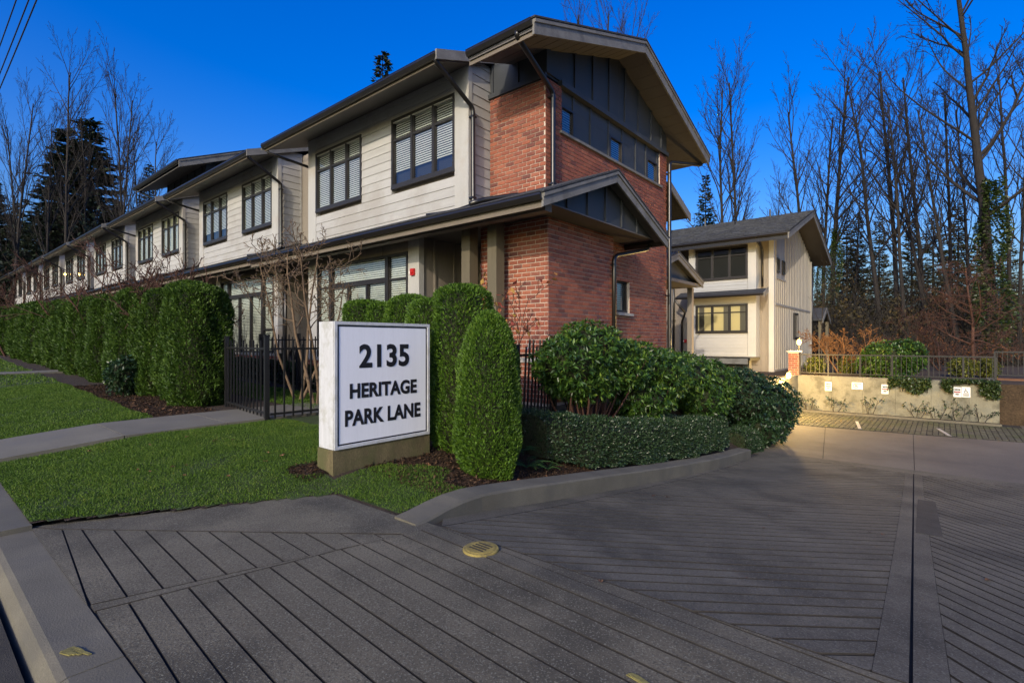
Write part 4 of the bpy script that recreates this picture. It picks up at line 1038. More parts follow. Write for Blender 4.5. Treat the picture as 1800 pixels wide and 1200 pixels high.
# low canopy roof and wall beyond the corner of the brick house
t = thing('low_wall', 'low pale concrete wall under a dark flat cap beyond the shrubs', 'wall', (-6.5, 15.4, -1.25))
m = MB(); m.box(-8.5, -4.45, 16.35, 16.6, -1.4, -.56); m.build('wall_body', M['wallc'], t)
m = MB(); m.box(-8.6, -4.30, 15.9, 17.0, -.555, -.47); m.build('cap', M['gutter'], t)
m = MB(); m.box(-8.55, -4.36, 15.88, 15.898, -.66, -.50); m.build('fascia', M['rake'], t)

# ------------------------------------------------------------------ notices on the retaining wall
def notice(x0, x1, z0, z1, lab, kind):
    t = thing('notice', lab, 'notice', ((x0+x1)/2, 20.99, z0), 'white notices on the retaining wall')
    m = MB(); m.box(x0, x1, 20.975, 20.994, z0, z1); m.build('plate', M['white'], t)
    cx, h = (x0+x1)/2, z1-z0; w = x1-x0
    if kind == 'visitor':
        for s, k, mt in (('VISITOR', .74, 'ink'), ('PARKING', .50, 'redink'), ('ONLY', .27, 'ink')):
            text_mesh('lettering', s, h*.15, w*(.8 if s != 'ONLY' else .5), M[mt], (cx, 20.975, z0+h*k), UX, FRONT, t, .004)
    elif kind == 'tow':
        text_mesh('lettering', 'UNAUTHORIZED', h*.10, w*.75, M['ink'], (cx, 20.975, z0+h*.84), UX, FRONT, t, .002)
        m = MB(); pts = [(x0+w*(.38+.27*math.cos(a)), z0+h*(.48+.24*math.sin(a))) for a in np.linspace(.9, 5.6, 16)]
        for (xa, za), (xb, zb) in zip(pts[:-1], pts[1:]): m.tube([(xa,20.974,za),(xb,20.974,zb)], .009, 5)
        m.build('emblem', M['redink'], t)
        m = MB(); m.prism([(x0+w*.30,20.972,z0+h*.42),(x0+w*.62,20.972,z0+h*.40),(x0+w*.58,20.972,z0+h*.5),(x0+w*.45,20.972,z0+h*.5),(x0+w*.40,20.972,z0+h*.62),(x0+w*.30,20.972,z0+h*.62)], (0,.002,0)); m.build('emblem', M['ink'], t)
        m = MB(); m.box(x0+w*.2, x0+w*.8, 20.972, 20.974, z0+h*.12, z0+h*.16); m.build('lettering', M['ink'], t)
    else:
        m = MB(); X = lambda a: x0+w*a; Z = lambda a: z0+h*a
        m.lathe([(w*.055,0),(w*.055,.002)], 10); m.v = [(X(.46)+a, 20.973-c, Z(.80)+b_) for a, b_, c in m.v]
        m.tube([(X(.46),20.973,Z(.74)),(X(.48),20.973,Z(.58)),(X(.62),20.973,Z(.58)),(X(.72),20.973,Z(.44)),(X(.80),20.973,Z(.46))], .008, 5)
        m.tube([(X(.47),20.973,Z(.67)),(X(.60),20.973,Z(.67))], .007, 5)
        pts = [(X(.46)+w*.18*math.cos(a), 20.973, Z(.54)+w*.18*math.sin(a)) for a in np.linspace(2.2, 5.9, 12)]; m.tube(pts, .007, 5)
        m.build('wheelchair_symbol', M['ink'], t)
        m = MB()
        for k in (.30, .20, .11): m.box(X(.15), X(.85), 20.971, 20.974, Z(k), Z(k+.045))
        m.build('lettering', M['ink'], t)
M['redink'] = noisy('red print', (.32,.03,.03), .6, .1, 5, 40, 0)
def wx(px): 
    u = (px-900)/907; f = 20.98/(.767+.641*u); return f*(.767*u-.641)
def wz(px, py): u = (px-900)/907; f = 20.98/(.767+.641*u); return (600-py)/907*f
for (p0, p1, q0, q1, lab, kd) in ((1450,1461.5,671,686.5,'white visitor parking notice near the brick pier end of wall','visitor'), (1497,1516.5,672,684,'wide white notice with a red curved emblem','tow'),
        (1549,1561.5,675.5,692,'white visitor parking notice left of the hanging ivy','visitor'), (1675.5,1689.5,680,697.5,'white visitor parking notice beside the wheelchair notice','visitor'), (1690,1705.5,680,698,'notice with a wheelchair symbol on the retaining wall','access')):
    notice(wx(p0), wx(p1), wz((p0+p1)/2, q1), wz((p0+p1)/2, q0), lab, kd)

# ------------------------------------------------------------------ lamps that are lit
M['bulb'] = emit('lamp glow', (1.0,.62,.14), 9)
def lamp(x, y, z, lab, power, post):
    t = thing('wall_lantern' if not post else 'pier_lantern', lab, 'lamp', (x, y, z-.2))
    m = MB(); m.lathe([(.03,z-.10),(.06,z-.07),(.07,z),(.055,z+.07),(.02,z+.10)], 12, (x,y)); m.build('globe', M['bulb'], t, True)
    m = MB(); m.lathe([(.08,z+.101),(.05,z+.13),(.01,z+.15)], 12, (x,y)); m.build('cap', M['gutter'], t)
    m = MB()
    if post: m.tube([(x,y,-.34),(x,y,z-.14)], .025, 8)
    else: m.tube([(x,y,z-.14),(x-.10,y,z-.18),(x-.16,y,z-.1)], .02, 8)
    m.build('stem', M['gutter'], t)
    l = bpy.data.lights.new('lamp_light', 'POINT'); l.energy = power; l.color = (1.0,.64,.22); l.shadow_soft_size = .14
    lo = bpy.data.objects.new('lamp_light', l); COL.objects.link(lo); lo.parent = t; lo.location = (.18, -.14, .2) if not post else (.12,-.16,.2)
lamp(-4.10, 21.45, -.02, 'glowing lantern standing on the brick pier', 300, True)
lamp(-3.92, 18.9, -1.12, 'glowing wall lamp on the concrete return behind the dark shrub', 430, False)
# glowing globes added outside for the bright points in the far windows
for px, lab in ((114,'small glowing globe added for a bright window point on the fifth house, first of a pair'), (139,'small glowing globe added for a bright window point beside the bare red stemmed tree')):
    u_ = (px-900)/907; f = 6.98/(.767+.641*u_); x, y = at(px, f); z = 118/907*f
    t = thing('window_glow', lab, 'lamp', (x, y, z), 'globes added for bright points in the far windows')
    m = MB(); m.lathe([(.02,z-.06),(.05,z-.04),(.06,z),(.05,z+.04),(.02,z+.06)], 10, (x,y)); m.build('globe', M['bulb'], t, True)
    m = MB(); m.box(x-.05, x+.05, y+.05, 7.055, z-.05, z+.05); m.build('bracket', M['gutter'], t)

# ------------------------------------------------------------------ overhead lines and their poles
for k, (y, z) in enumerate(((2.12, 8.5), (2.14, 9.05), (2.1, 9.75))):
    m = MB(); pts = [(x, y, z - .55 + .55*((x+19)/31)**2) for x in np.linspace(-50, 12, 40)]; m.tube(pts, .016, 5)
    tag(m.build('power_line', M['iron'], None, True), ('lowest','middle','topmost')[k] + ' black overhead line high above the hedge', 'cable', 'overhead lines')
for x, lab in ((-50.0, 'timber utility pole carrying the overhead lines beyond the far houses'), (12.0, 'timber utility pole carrying the overhead lines beside the lane mouth')):
    t = thing('utility_pole', lab, 'pole', (x, 2.12, -1.4))
    m = MB(); m.tube([(x,2.12,-1.6),(x,2.12,10.4)], [.16,.11], 10); m.build('mast', M['bark'], t)
    m = MB(); m.box(x-.06, x+.06, 1.4, 2.9, 9.5, 9.62); m.build('crossarm', M['bark'], t)
# ------------------------------------------------------------------ cedars
def cedar_mesh(h, R, n, sz, seed, top=.22, bulge=.08, mat='cedar', taper=.16, n_lump=1.0):
    """clipped cedar: dense upright sprays over a column; returns (foliage, core) meshes with the base at z = 0"""
    global rng
    keep = rng; rng = np.random.default_rng(seed)
    def rad(t, a):
        base = R * (.80 + .20*np.clip(t/.18, 0, 1)) * (1 + bulge*np.sin(t*3.0))
        cap = np.where(t > 1-top, np.sqrt(np.clip(1-((t-(1-top))/top)**2.4, 0, 1)), 1.0)
        lump = 1 + n_lump*(.05*np.sin(3*a+5*t+seed) + .045*np.sin(5*a-9*t+2*seed) + .035*np.sin(9*a+17*t))
        return base*cap*lump*(1-taper*np.clip(t-.25, 0, 1))
    tt = np.concatenate([np.linspace(0, 1-top, 60), 1-top+top*np.sin(np.linspace(0, np.pi/2, 60))])
    r0 = rad(tt, 0*tt); seg = np.hypot(np.diff(r0), np.diff(tt*h))*(r0[1:]+r0[:-1])/2; cum = np.concatenate([[0], np.cumsum(seg)])
    t = np.interp(rng.uniform(0, cum[-1], n), cum, tt); a = rng.uniform(0, 2*np.pi, n)
    r = rad(t, a)*(1 - np.abs(rng.normal(0, .06, n)))*rng.uniform(.97, 1.04, n); capt = t > 1-top*.6
    P = np.stack([r*np.cos(a), r*np.sin(a), t*h - np.abs(rng.normal(0, .02, n))*capt], 1)
    D = np.stack([np.cos(a), np.sin(a), np.full(n, .9)], 1) + rng.normal(0, .55, (n,3)); D[:,2] = np.where(capt, D[:,2]+.6, D[:,2])
    fo = leaves(P - nrm(D)*sz*.4, D, sz*rng.uniform(.7,1.4,n), sz*.42*rng.uniform(.7,1.3,n), 'foliage', M[mat], .12)
    m = MB(); prof_ = [(R*.55, .02), (R*.72, h*.12), (R*.78, h*.4), (R*.70, h*.75), (R*.60, h*(1-top)), (R*.40, h*(1-top*.45)), (R*.12, h*(1-top*.25))]  # solid dark core added to block light through the sprays
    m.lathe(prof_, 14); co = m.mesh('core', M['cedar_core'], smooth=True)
    rng = keep
    return fo, co
_trunk = MB(); _trunk.tube([(0,0,-.12),(0,0,.35)], [.035,.028], 7); TRUNK = _trunk.mesh('trunk', M['bark'])
def place_cedar(meshes, x, y, sx, sz, rot, lab, group):
    z = float(upper(x, y)) - .02
    t = thing('cedar', lab, 'cedar', (x, y, z), group); t.rotation_euler[2] = rot; t.scale = (sx, sx, sz)
    for nm, me in zip(('foliage','core'), meshes): link(nm, me, t)
    link('trunk', TRUNK, t)
cA = cedar_mesh(1.74, .375, 36000, .034, 1, .40, .10, 'cedar', .22)
cB = cedar_mesh(1.92, .40, 26000, .038, 2, .09, .06, 'cedar', .20, 1.4)
cC = cedar_mesh(1.88, .42, 22000, .042, 3, .07, .05, 'cedar', .18, 1.4)
place_cedar(cA, -3.74, 4.08, .86, 1.02, 0, 'rounded clipped cedar beside the sign, in front of its taller neighbour', None)
near = [(-4.42, 4.36, 'tall clipped cedar just behind the rounded cedar', cB), (-5.10, 4.55, 'clipped cedar in the row directly behind the address sign', cC), (-5.75, 4.65, 'flat topped clipped cedar in the row directly behind the address sign', cB), (-6.35, 4.74, 'flat topped cedar next to the gap in the row behind the sign', cC), (-7.28, 4.95, 'square topped clipped cedar standing apart beside the black fence', cC)]
for i, (x, y, lab, ms) in enumerate(near): place_cedar(ms, x, y, (.96,.92,.90,.93,.92)[i], (1.03,.97,1.0,.98,1.03)[i], i*1.7, lab, 'clipped cedars by the address sign')
hv = [cedar_mesh(2.3, .52, 24000, .060, s, .10, .05, 'cedar_far', .32, 1.6) for s in (4, 5, 6)]
hf_ = [cedar_mesh(2.3, .52, 9000, .095, s, .10, .05, 'cedar_far', .32, 1.6) for s in (7, 8)]
x = -10.88
k = 0
while x > -46:
    nearh = x > -19
    place_cedar(hv[k % 3] if nearh else hf_[k % 2], x + random.uniform(-.05,.05), 3.80 + random.uniform(-.10,.10), random.uniform(.92,1.06), random.uniform(.96,1.06), random.uniform(0, 6.28),
                'end cedar of the tall hedge, beside the gate' if k == 0 else 'cedar in the long tall clipped hedge along the footpath', 'cedars of the tall street hedge')
    x -= 1.0; k += 1

# ------------------------------------------------------------------ leafy shrubs
def blob_pts(n, blobs, shell=.35):
    """points near the surface of overlapping ellipsoids, those buried inside another one dropped"""
    w = np.array([b_[3]*b_[4]+b_[4]*b_[5]+b_[3]*b_[5] for b_ in blobs]); w = w/w.sum()
    Ps, Ds = [], []
    for b_, wk in zip(blobs, w):
        k = int(n*wk); d = nrm(rng.normal(size=(k,3))); rr = 1 - shell*rng.uniform(0,1,k)**1.6 + rng.normal(0,.03,k)
        P = d*rr[:,None]*np.array(b_[3:6]) + np.array(b_[:3]); ok = np.ones(k, bool)
        for c in blobs:
            if c is b_: continue
            ok &= (((P-np.array(c[:3]))/np.array(c[3:6]))**2).sum(1) > .62
        Ps.append(P[ok]); Ds.append(d[ok])
    return np.concatenate(Ps), np.concatenate(Ds)
def whorls(P, D, k, L, W, name, mat, up=.5, spread=.9):
    """rosettes of k leaves around each point"""
    n = len(P); A = nrm(D + np.array([0,0,up]) + rng.normal(0,.35,(n,3)))
    S = nrm(np.cross(A, rng.normal(size=(n,3)))); B_ = np.cross(A, S)
    PP, DD, LL = [], [], []
    for i in range(k):
        th = 2*np.pi*i/k + rng.uniform(-.3,.3,n)
        d = A*rng.uniform(.15,.8,(n,1)) + (S*np.cos(th)[:,None] + B_*np.sin(th)[:,None])*spread
        PP.append(P); DD.append(d); LL.append(L*rng.uniform(.7,1.25,n))
    PP, DD, LL = map(np.concatenate, (PP, DD, LL))
    return leaves(PP, DD, LL, LL*W, name, mat, .12, roll=.5)
def twig_mesh(name, mat, segs, n=5):
    m = MB()
    for pts, r in segs: m.tube(pts, r, n, False)
    return m.mesh(name, mat, smooth=True)
def shrub(name, lab, blobs, n, k, L, W, mat, base, stems=6, core=.72, cat='shrub', group=None, up=.5, shell=.35, bark='redbark'):
    t = thing(name, lab, cat, base, group)
    rel = [(b_[0]-base[0], b_[1]-base[1], b_[2]-base[2], *b_[3:]) for b_ in blobs]
    P, D = blob_pts(n, rel, shell)
    ok = P[:,2] > .03; P, D = P[ok], D[ok]
    link('leaves', whorls(P, D, k, L, W, 'leaves', M[mat], up), t)
    segs = []
    for b_ in rel:
        for i in range(stems):
            e = np.array(b_[:3]) + rng.normal(0,.45,3)*np.array(b_[3:6]); s0 = np.array([b_[0]*.55+rng.normal(0,.05), b_[1]*.55+rng.normal(0,.05), -.05])
            mid_ = (s0+e)/2 + rng.normal(0,.06,3); segs.append(([tuple(s0), tuple(mid_), tuple(e)], [.022,.016,.008]))
    link('stems', twig_mesh('stems', M[bark], segs), t)
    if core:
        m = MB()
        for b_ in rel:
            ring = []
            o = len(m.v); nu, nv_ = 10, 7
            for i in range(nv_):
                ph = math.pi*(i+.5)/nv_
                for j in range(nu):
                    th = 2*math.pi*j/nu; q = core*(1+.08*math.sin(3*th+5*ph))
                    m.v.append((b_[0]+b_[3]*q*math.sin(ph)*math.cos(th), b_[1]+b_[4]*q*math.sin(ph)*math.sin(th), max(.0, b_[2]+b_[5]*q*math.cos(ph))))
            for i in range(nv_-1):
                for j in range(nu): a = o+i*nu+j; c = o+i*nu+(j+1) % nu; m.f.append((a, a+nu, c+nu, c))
        link('dark_core', m.mesh('dark_core', M['cedar_core'], smooth=True), t)
    return t
def gz_(x, y): return float(upper(x, y))
# big glossy shrubs along the brick wall
shrub('rhododendron', 'large glossy green rhododendron against the brick wall corner, red stems showing', [(-4.05,6.15,-.33,.50,.60,.42),(-4.15,6.75,-.12,.55,.62,.42),(-4.1,6.5,-.55,.5,.7,.35),(-4.1,7.4,-.40,.6,.6,.42)], 2600, 8, .088, .30, 'laurel', (-4.15,6.7,gz_(-4.15,6.7)), 7, .70)
shrub('rhododendron', 'glossy rhododendron with bright young leaves under the brick side window', [(-4.15,8.2,-.48,.62,.7,.50),(-4.0,8.8,-.62,.6,.7,.48),(-3.95,8.2,-.95,.5,.8,.35),(-4.2,9.5,-.62,.6,.7,.48)], 2400, 8, .088, .30, 'laurel', (-4.1,8.8,gz_(-4.1,8.8)), 6, .70)
shrub('rhododendron', 'rhododendron at the far end of the brick wall', [(-4.2,10.6,-.75,.65,.8,.5),(-4.0,11.4,-.9,.65,.8,.5),(-3.8,10.8,-1.2,.5,.8,.4)], 2000, 8, .090, .30, 'laurel', (-4.1,11,gz_(-4.1,11)), 5, .72)
shrub('laurel_shrub', 'broad dark evergreen shrub at the bottom of the ramp', [(-3.75,12.9,-1.35,.75,.9,.68),(-3.45,13.6,-1.7,.75,.9,.7),(-3.35,13.2,-2.05,.6,.8,.45),(-4.0,13.9,-1.3,.7,.9,.62),(-3.3,14.2,-1.6,.62,.6,.7)], 4200, 6, .085, .42, 'darkleaf', (-3.6,13.4,-2.45), 6, .74)
# low clipped hedge along the kerb
def low_hedge(name, lab, line, h, w, n, mat, sz):
    x0, y0, z0 = line[0]; t = thing(name, lab, 'hedge', (x0, y0, z0))
    Ls = np.array(line); d = np.linalg.norm(np.diff(Ls, axis=0), axis=1); cum = np.concatenate([[0], np.cumsum(d)]); L = cum[-1]
    s = rng.uniform(-.12, L+.12, n); C = np.stack([np.interp(s, cum, Ls[:,i]) for i in range(3)], 1)
    a = rng.uniform(-.75, np.pi+.75, n); e = 1/np.power(np.abs(np.cos(a))**4+np.abs(np.sin(a))**4, .25)
    bump_ = 1 + .06*np.sin(s*4.1+a*2) + .05*np.sin(s*9.7-a*3)
    end = np.clip(np.minimum(s+.12, L+.12-s)/.25, 0, 1); end = np.sqrt(1-(1-end)**2)
    r = (1 - .16*rng.uniform(0,1,n)**1.5)*bump_*end
    ca, sa = np.cos(a)*e, np.sin(a)*e
    P = C + np.stack([ca*w/2*r, 0*ca, np.maximum(sa, -.66)*h*.62*r + h*.38], 1)
    D = np.stack([np.cos(a), rng.normal(0,.6,n), np.sin(a)+.4], 1) + rng.normal(0,.5,(n,3))
    link('leaves', leaves(P-np.array([x0,y0,z0]), D, sz*rng.uniform(.7,1.3,n), sz*.55*rng.uniform(.8,1.2,n), 'leaves', M[mat], .15), t)
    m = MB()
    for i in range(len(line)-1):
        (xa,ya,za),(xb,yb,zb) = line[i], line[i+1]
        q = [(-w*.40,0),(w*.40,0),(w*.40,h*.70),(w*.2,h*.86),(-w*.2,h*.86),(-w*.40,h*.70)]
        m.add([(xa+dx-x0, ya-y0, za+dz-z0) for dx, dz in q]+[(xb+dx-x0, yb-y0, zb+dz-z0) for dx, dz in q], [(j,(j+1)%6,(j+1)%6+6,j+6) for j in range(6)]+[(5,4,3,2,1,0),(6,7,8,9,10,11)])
    link('dark_core', m.mesh('dark_core', M['cedar_core']), t)
lh = [(x, y, gz_(x, y)-.03) for x, y in ((-4.05,5.15),(-3.85,5.7),(-3.72,6.4),(-3.68,7.4),(-3.66,8.6),(-3.66,9.8),(-3.68,10.9))]
low_hedge('low_hedge', 'low clipped dark box hedge running along the driveway kerb', lh, .60, .74, 46000, 'boxleaf', .032)
low_hedge('low_hedge', 'short low hedge piece past the end of kerb', [(-3.55,11.7,-2.42),(-3.45,12.6,-2.45)], .5, .7, 9000, 'boxleaf', .034)
low_hedge('low_hedge', 'small clipped hedge under the second townhouse window behind the fence', [(-19,6.5,-1.0),(-16,6.5,-1.03),(-12.6,6.5,-1.1)], .55, .5, 16000, 'boxleaf', .05)
low_hedge('low_hedge', 'small clipped hedge under the corner townhouse window, behind the cedars', [(-12,6.5,-1.15),(-9.0,6.5,-1.2)], .55, .5, 9000, 'boxleaf', .045)
shrub('camellia', 'small dark camellia bush at the foot of the tall hedge', [(-13.2,3.1,-.75,.34,.34,.42)], 420, 6, .075, .45, 'darkleaf', (-13.2,3.1,gz_(-13.2,3.1)), 4, .7)
# ferns
def fern(x, y, lab, s, k=9):
    z = gz_(x, y); t = thing('fern', lab, 'fern', (x, y, z), 'ferns in the planting bed'); PP, DD, LL = [], [], []
    segs = []
    for i in range(k):
        a = 2*math.pi*i/k + random.uniform(-.3,.3); L = s*random.uniform(.75,1.1); pts = []
        for j in range(12):
            q = j/11; p = np.array([math.cos(a)*L*q, math.sin(a)*L*q, L*(.75*q-.62*q*q)+.02]); pts.append(tuple(p))
            if j > 1:
                for sd in (-1, 1):
                    PP.append(p); DD.append([math.cos(a)*.5-sd*math.sin(a), math.sin(a)*.5+sd*math.cos(a), -.1]); LL.append(L*.20*math.sin(math.pi*min(1,q*.9+.12)))
        segs.append((pts, .003))
    link('fronds', leaves(np.array(PP), np.array(DD), np.array(LL), np.array(LL)*.34, 'fronds', M['fern'], .05, roll=.2), t); link('stalks', twig_mesh('stalks', M['fern'], segs, 4), t)
fern(-3.72, 4.72, 'green sword fern between the rounded cedar and low hedge', .34); fern(-4.05, 5.0, 'dark fern tucked behind the first fern by the fence', .36); fern(-3.62, 5.0, 'small fern at the near end of low hedge', .2, 7)

# ------------------------------------------------------------------ bare trees
def grow(segs, p, d, L, r, lev, maxlev, kids, up=.12, wob=.14, n=6, first=.35, ang=.75, ratio=.55, tips=None, taper=.35, rmin=.0022):
    d = np.array(d, float); d /= np.linalg.norm(d); pts = [np.array(p, float)]; rs = [r]; dirs = [d.copy()]
    for i in range(n):
        d = d + rng.normal(0, wob, 3)*(.5 if lev == 0 else 1) + np.array([0,0,up]); d /= np.linalg.norm(d)
        pts.append(pts[-1] + d*L/n); rs.append(max(r*(1-(1-taper)*(i+1)/n), rmin)); dirs.append(d.copy())
    segs.append((pts, rs, lev))
    if lev >= maxlev:
        if tips is not None: tips.append((pts[-1], d))
        return
    for k in range(kids[lev]):
        t = first + (1-first)*(k + rng.uniform(0,1))/kids[lev]; t = min(t, .98); i = int(t*n); f = t*n - i
        q = pts[i]*(1-f) + pts[min(i+1,n)]*f; dd = dirs[min(i+1,n)]
        s = np.cross(dd, rng.normal(size=3)); s /= np.linalg.norm(s); a = ang*rng.uniform(.65,1.3)
        nd = dd*math.cos(a) + s*math.sin(a)
        grow(segs, q, nd, L*ratio*(1.15-.55*t)*rng.uniform(.7,1.25), max(rs[i]*.5*rng.uniform(.75,1.1), .003), lev+1, maxlev, kids, up, wob*1.15, max(3, n-2), .25, ang, ratio, tips, taper, rmin)
def tubes_np(segs, name, mat, sides=(8,5,4,3,3), levels=None):
    Vs, Fs, o = [], [], 0
    for pts, rs, lev in segs:
        if levels is not None and lev not in levels: continue
        P = np.array(pts); k = len(P); n = sides[min(lev, len(sides)-1)]
        T_ = np.gradient(P, axis=0); T_ = nrm(T_); ref = np.array([1.0,0,0]) if abs(T_[0,0]) < .8 else np.array([0,1.0,0])
        A = nrm(np.cross(T_, ref)); B_ = np.cross(T_, A); th = np.arange(n)*2*np.pi/n
        R = np.array(rs)[:,None,None]
        V = P[:,None,:] + R*(A[:,None,:]*np.cos(th)[None,:,None] + B_[:,None,:]*np.sin(th)[None,:,None])
        Vs.append(V.reshape(-1,3)); i = np.arange(k-1)[:,None]*n; j = np.arange(n)[None,:]
        a = (i+j).ravel()+o; b_ = (i+(j+1)%n).ravel()+o; Fs.append(np.stack([a,b_,b_+n,a+n],1)); o += k*n
    return np_mesh(name, np.concatenate(Vs), np.concatenate(Fs), mat, True)
def tree_meshes(seed, H, r, kids, maxlev, first, ang, ratio, up, wob, mat, lean=(0,0), n=10, taper=.3):
    global rng
    keep = rng; rng = np.random.default_rng(seed); segs = []
    grow(segs, (0,0,-.3), (lean[0],lean[1],1), H, r, 0, maxlev, kids, up, wob, n, first, ang, ratio, None, taper, .009)
    out = (tubes_np(segs, 'trunk', M[mat], levels=(0,)), tubes_np(segs, 'crown', M[mat], levels=(1,2,3,4,5)), segs); rng = keep
    return out
TALL = [tree_meshes(20+i, 20, .19, (24,10,6), 3, .36, .60, .30, .05, .055, 'bark') for i in range(5)]
def ivy_mesh(seed, h, r, n):
    global rng
    keep = rng; rng = np.random.default_rng(seed)
    z = rng.uniform(0, 1, n)**1.2*h; a = rng.uniform(0, 6.28, n); rr = r*(1+.35*np.sin(z*1.7+seed)+.3*np.sin(a*3+z))*(1-.45*z/h) + rng.normal(0,.05,n)
    P = np.stack([rr*np.cos(a), rr*np.sin(a), z], 1); D = np.stack([np.cos(a), np.sin(a), rng.normal(0,.6,n)], 1)+rng.normal(0,.4,(n,3))
    o = leaves(P, D, np.full(n,.10)*rng.uniform(.6,1.3,n), np.full(n,.09), 'ivy', M['ivy'], .1); rng = keep; return o
IVY = [ivy_mesh(3, 9, .40, 7000), ivy_mesh(4, 6, .36, 4500)]
def tall_tree(px, f, H, lab, v, rot, lean=0.0, ivy=None, rs=1.0, grp='tall bare trees behind the court', zb=-1.27):
    x, y = at(px, f); t = thing('bare_tree', lab, 'tree', (x, y, zb), grp); k = H/20
    t.rotation_euler = (0, 0, 0); t.scale = (k*rs, k*rs, k)
    tr, cr, _ = TALL[v % 5]
    for nm, me in (('trunk', tr), ('crown', cr)): link(nm, me, t).rotation_euler[2] = rot
    t.rotation_euler = (lean*.641, lean*.767, 0) if lean else (0,0,0)      # lean sideways across the view
    if ivy is not None: link('ivy', IVY[ivy], t)
    return t
# to lean left in the picture: rotate about the view axis
TT = [(1272,48,25,'slender bare tree left of a twin trunk above the lane house roof',0,.5,0,None,.8),(1298,47,25.5,'slender bare tree right of its twin above the lane house roof',1,2.0,0,None,.8),
 (1426,42,21,'leftmost of three ivy wrapped bare trees beside the lane house gable',2,1.0,-.06,0,.9),(1443,43,20,'middle of three ivy wrapped bare trees beside the lane house gable',3,4.0,0,0,.9),(1462,42,23,'tallest of three ivy wrapped bare trees beside the lane house gable',4,2.4,.04,0,1.0),
 (1556,36,20.5,'bare tree leaning towards the lane house',0,3.3,-.16,None,.9),(1583,38,23,'tall slim bare tree with a slight lean, clear of ivy',1,.2,-.10,None,.9),(1600,33,18,'thin bare tree crossing the lean of its neighbour',2,5.1,-.11,None,.8),
 (1628,37,21,'bare tree with dense upper twigs behind the court',3,1.3,-.03,None,.9),(1640,34,17,'forked bare tree between two taller trunks',4,3.9,-.14,None,.85),(1668,40,21,'straight bare tree in the middle of the wood',0,5.5,0,None,.8),
 (1690,31,16.5,'dark leaning bare tree near the tallest trunk',1,2.8,-.13,None,.9),(1712,38,19,'bare tree just left of the great ivy clad trunk',2,.7,-.02,1,.8),(1745,29,23,'great ivy clad bare tree with the thickest trunk',3,.9,.0,0,1.45),
 (1772,34,19,'thin bare tree to the right of the great trunk',4,4.6,.02,None,.8),(1792,30,16,'slim bare tree above the timber steps',0,1.9,.03,None,.8),
 (1500,46,15,'short bare tree deep in the wood behind the ivy group',2,4.4,0,None,.8),(1368,60,20,'faint bare tree far behind the lane house roof',3,3.0,0,None,.6)]
for a in TT: tall_tree(a[0], a[1], a[2], a[3], a[4], a[5], a[6], a[7], a[8])
for px, f, H, lab, v in ((1018,44,30,'bare treetop showing above the brick house ridge, left one',1),(1052,44,29.5,'bare treetop showing above the brick house ridge, middle one',3),(1092,45,28.5,'bare treetop showing above the brick house ridge, lowest one',4)):
    tall_tree(px, f, H, lab, v, px*.1, grp='bare treetops behind the roof', rs=.6)
for i, (px, f, H, lab) in enumerate(((12,44,23,'arching bare tree at the far left of the wood'),(38,50,22,'bare tree behind arching one at far left'),(72,46,22,'bare tree in front of the tall dark spruces'),(118,44,25,'tall whippy bare tree before the twin spruces'),(150,52,24,'bare tree rising between the twin spruces'),(202,42,22,'bare tree with upright shoots right of spruces'),(222,44,23,'straightest bare tree right of the spruces'),(256,48,20,'bare tree beside the small spruce'),(276,42,18,'last bare tree before the clerestory roof'))):
    tall_tree(px, f, H, lab, i+1, i*1.3, (-.09,.05,-.12,0,.03,-.06,.02,.05,.0)[i], None, .62, 'bare trees beyond the townhouse row')

# ------------------------------------------------------------------ conifers
def conifer_meshes(seed, H, R, tiers, droop=.25, dens=1.0, first=.08, mat='needle'):
    global rng
    keep = rng; rng = np.random.default_rng(seed); PP, DD, LL = [], [], []; segs = [([(0,0,-.3),(0,0,H*.5),(0,0,H)], [H*.012,H*.007,.01], 0)]
    for i in range(tiers):
        t = first + (1-first)*(i/tiers); zz = H*t; L = R*(1-t)**.8*rng.uniform(.65,1.15) + .15
        for k in range(rng.integers(4,7)):
            a = rng.uniform(0,6.28); l = L*rng.uniform(.6,1.15); d = np.array([math.cos(a), math.sin(a), .18-droop*(1-t)])
            e = np.array([0,0,zz]) + d*l; e[2] += l*.10; mid_ = np.array([0,0,zz]) + d*l*.55 - np.array([0,0,l*.05])
            segs.append(([np.array([0,0,zz]), mid_, e], [.03,.02,.008], 1))
            m_ = max(10, int(l*34*dens)); q = rng.uniform(.12,1,m_)
            base = np.array([0,0,zz]) + d*l*q[:,None]; base[:,2] += l*.10*q*q
            sd = np.array([-math.sin(a), math.cos(a), 0]); w = rng.uniform(-1,1,m_)*l*.30*(1.1-q*.8)
            PP.append(base + sd*w[:,None] - np.array([0,0,1])*np.abs(rng.normal(0,.06,m_))[:,None]*l); DD.append(d*.8 + sd*np.sign(w)[:,None]*.6 + rng.normal(0,.3,(m_,3)) - np.array([0,0,.25]))
            LL.append(np.full(m_, .42)*rng.uniform(.6,1.3,m_)*(.7+.3*l/R))
    PP, DD, LL = map(np.concatenate, (PP, DD, LL))
    o = (tubes_np(segs, 'trunk', M['bark']), leaves(PP, DD, LL, LL*.42, 'crown', M[mat], .1, roll=.6)); rng = keep; return o
CON = [conifer_meshes(40, 18, 3.2, 78), conifer_meshes(41, 18, 2.7, 74, .3), conifer_meshes(42, 18, 3.6, 48, .2, .7, .2)]
CON2 = [conifer_meshes(43, 18, 3.0, 60, .25, .8, .08, 'needle_lit'), conifer_meshes(44, 18, 2.6, 56, .3, .8, .1, 'needle_lit'), conifer_meshes(45, 18, 3.6, 44, .2, .7, .2, 'needle_lit')]
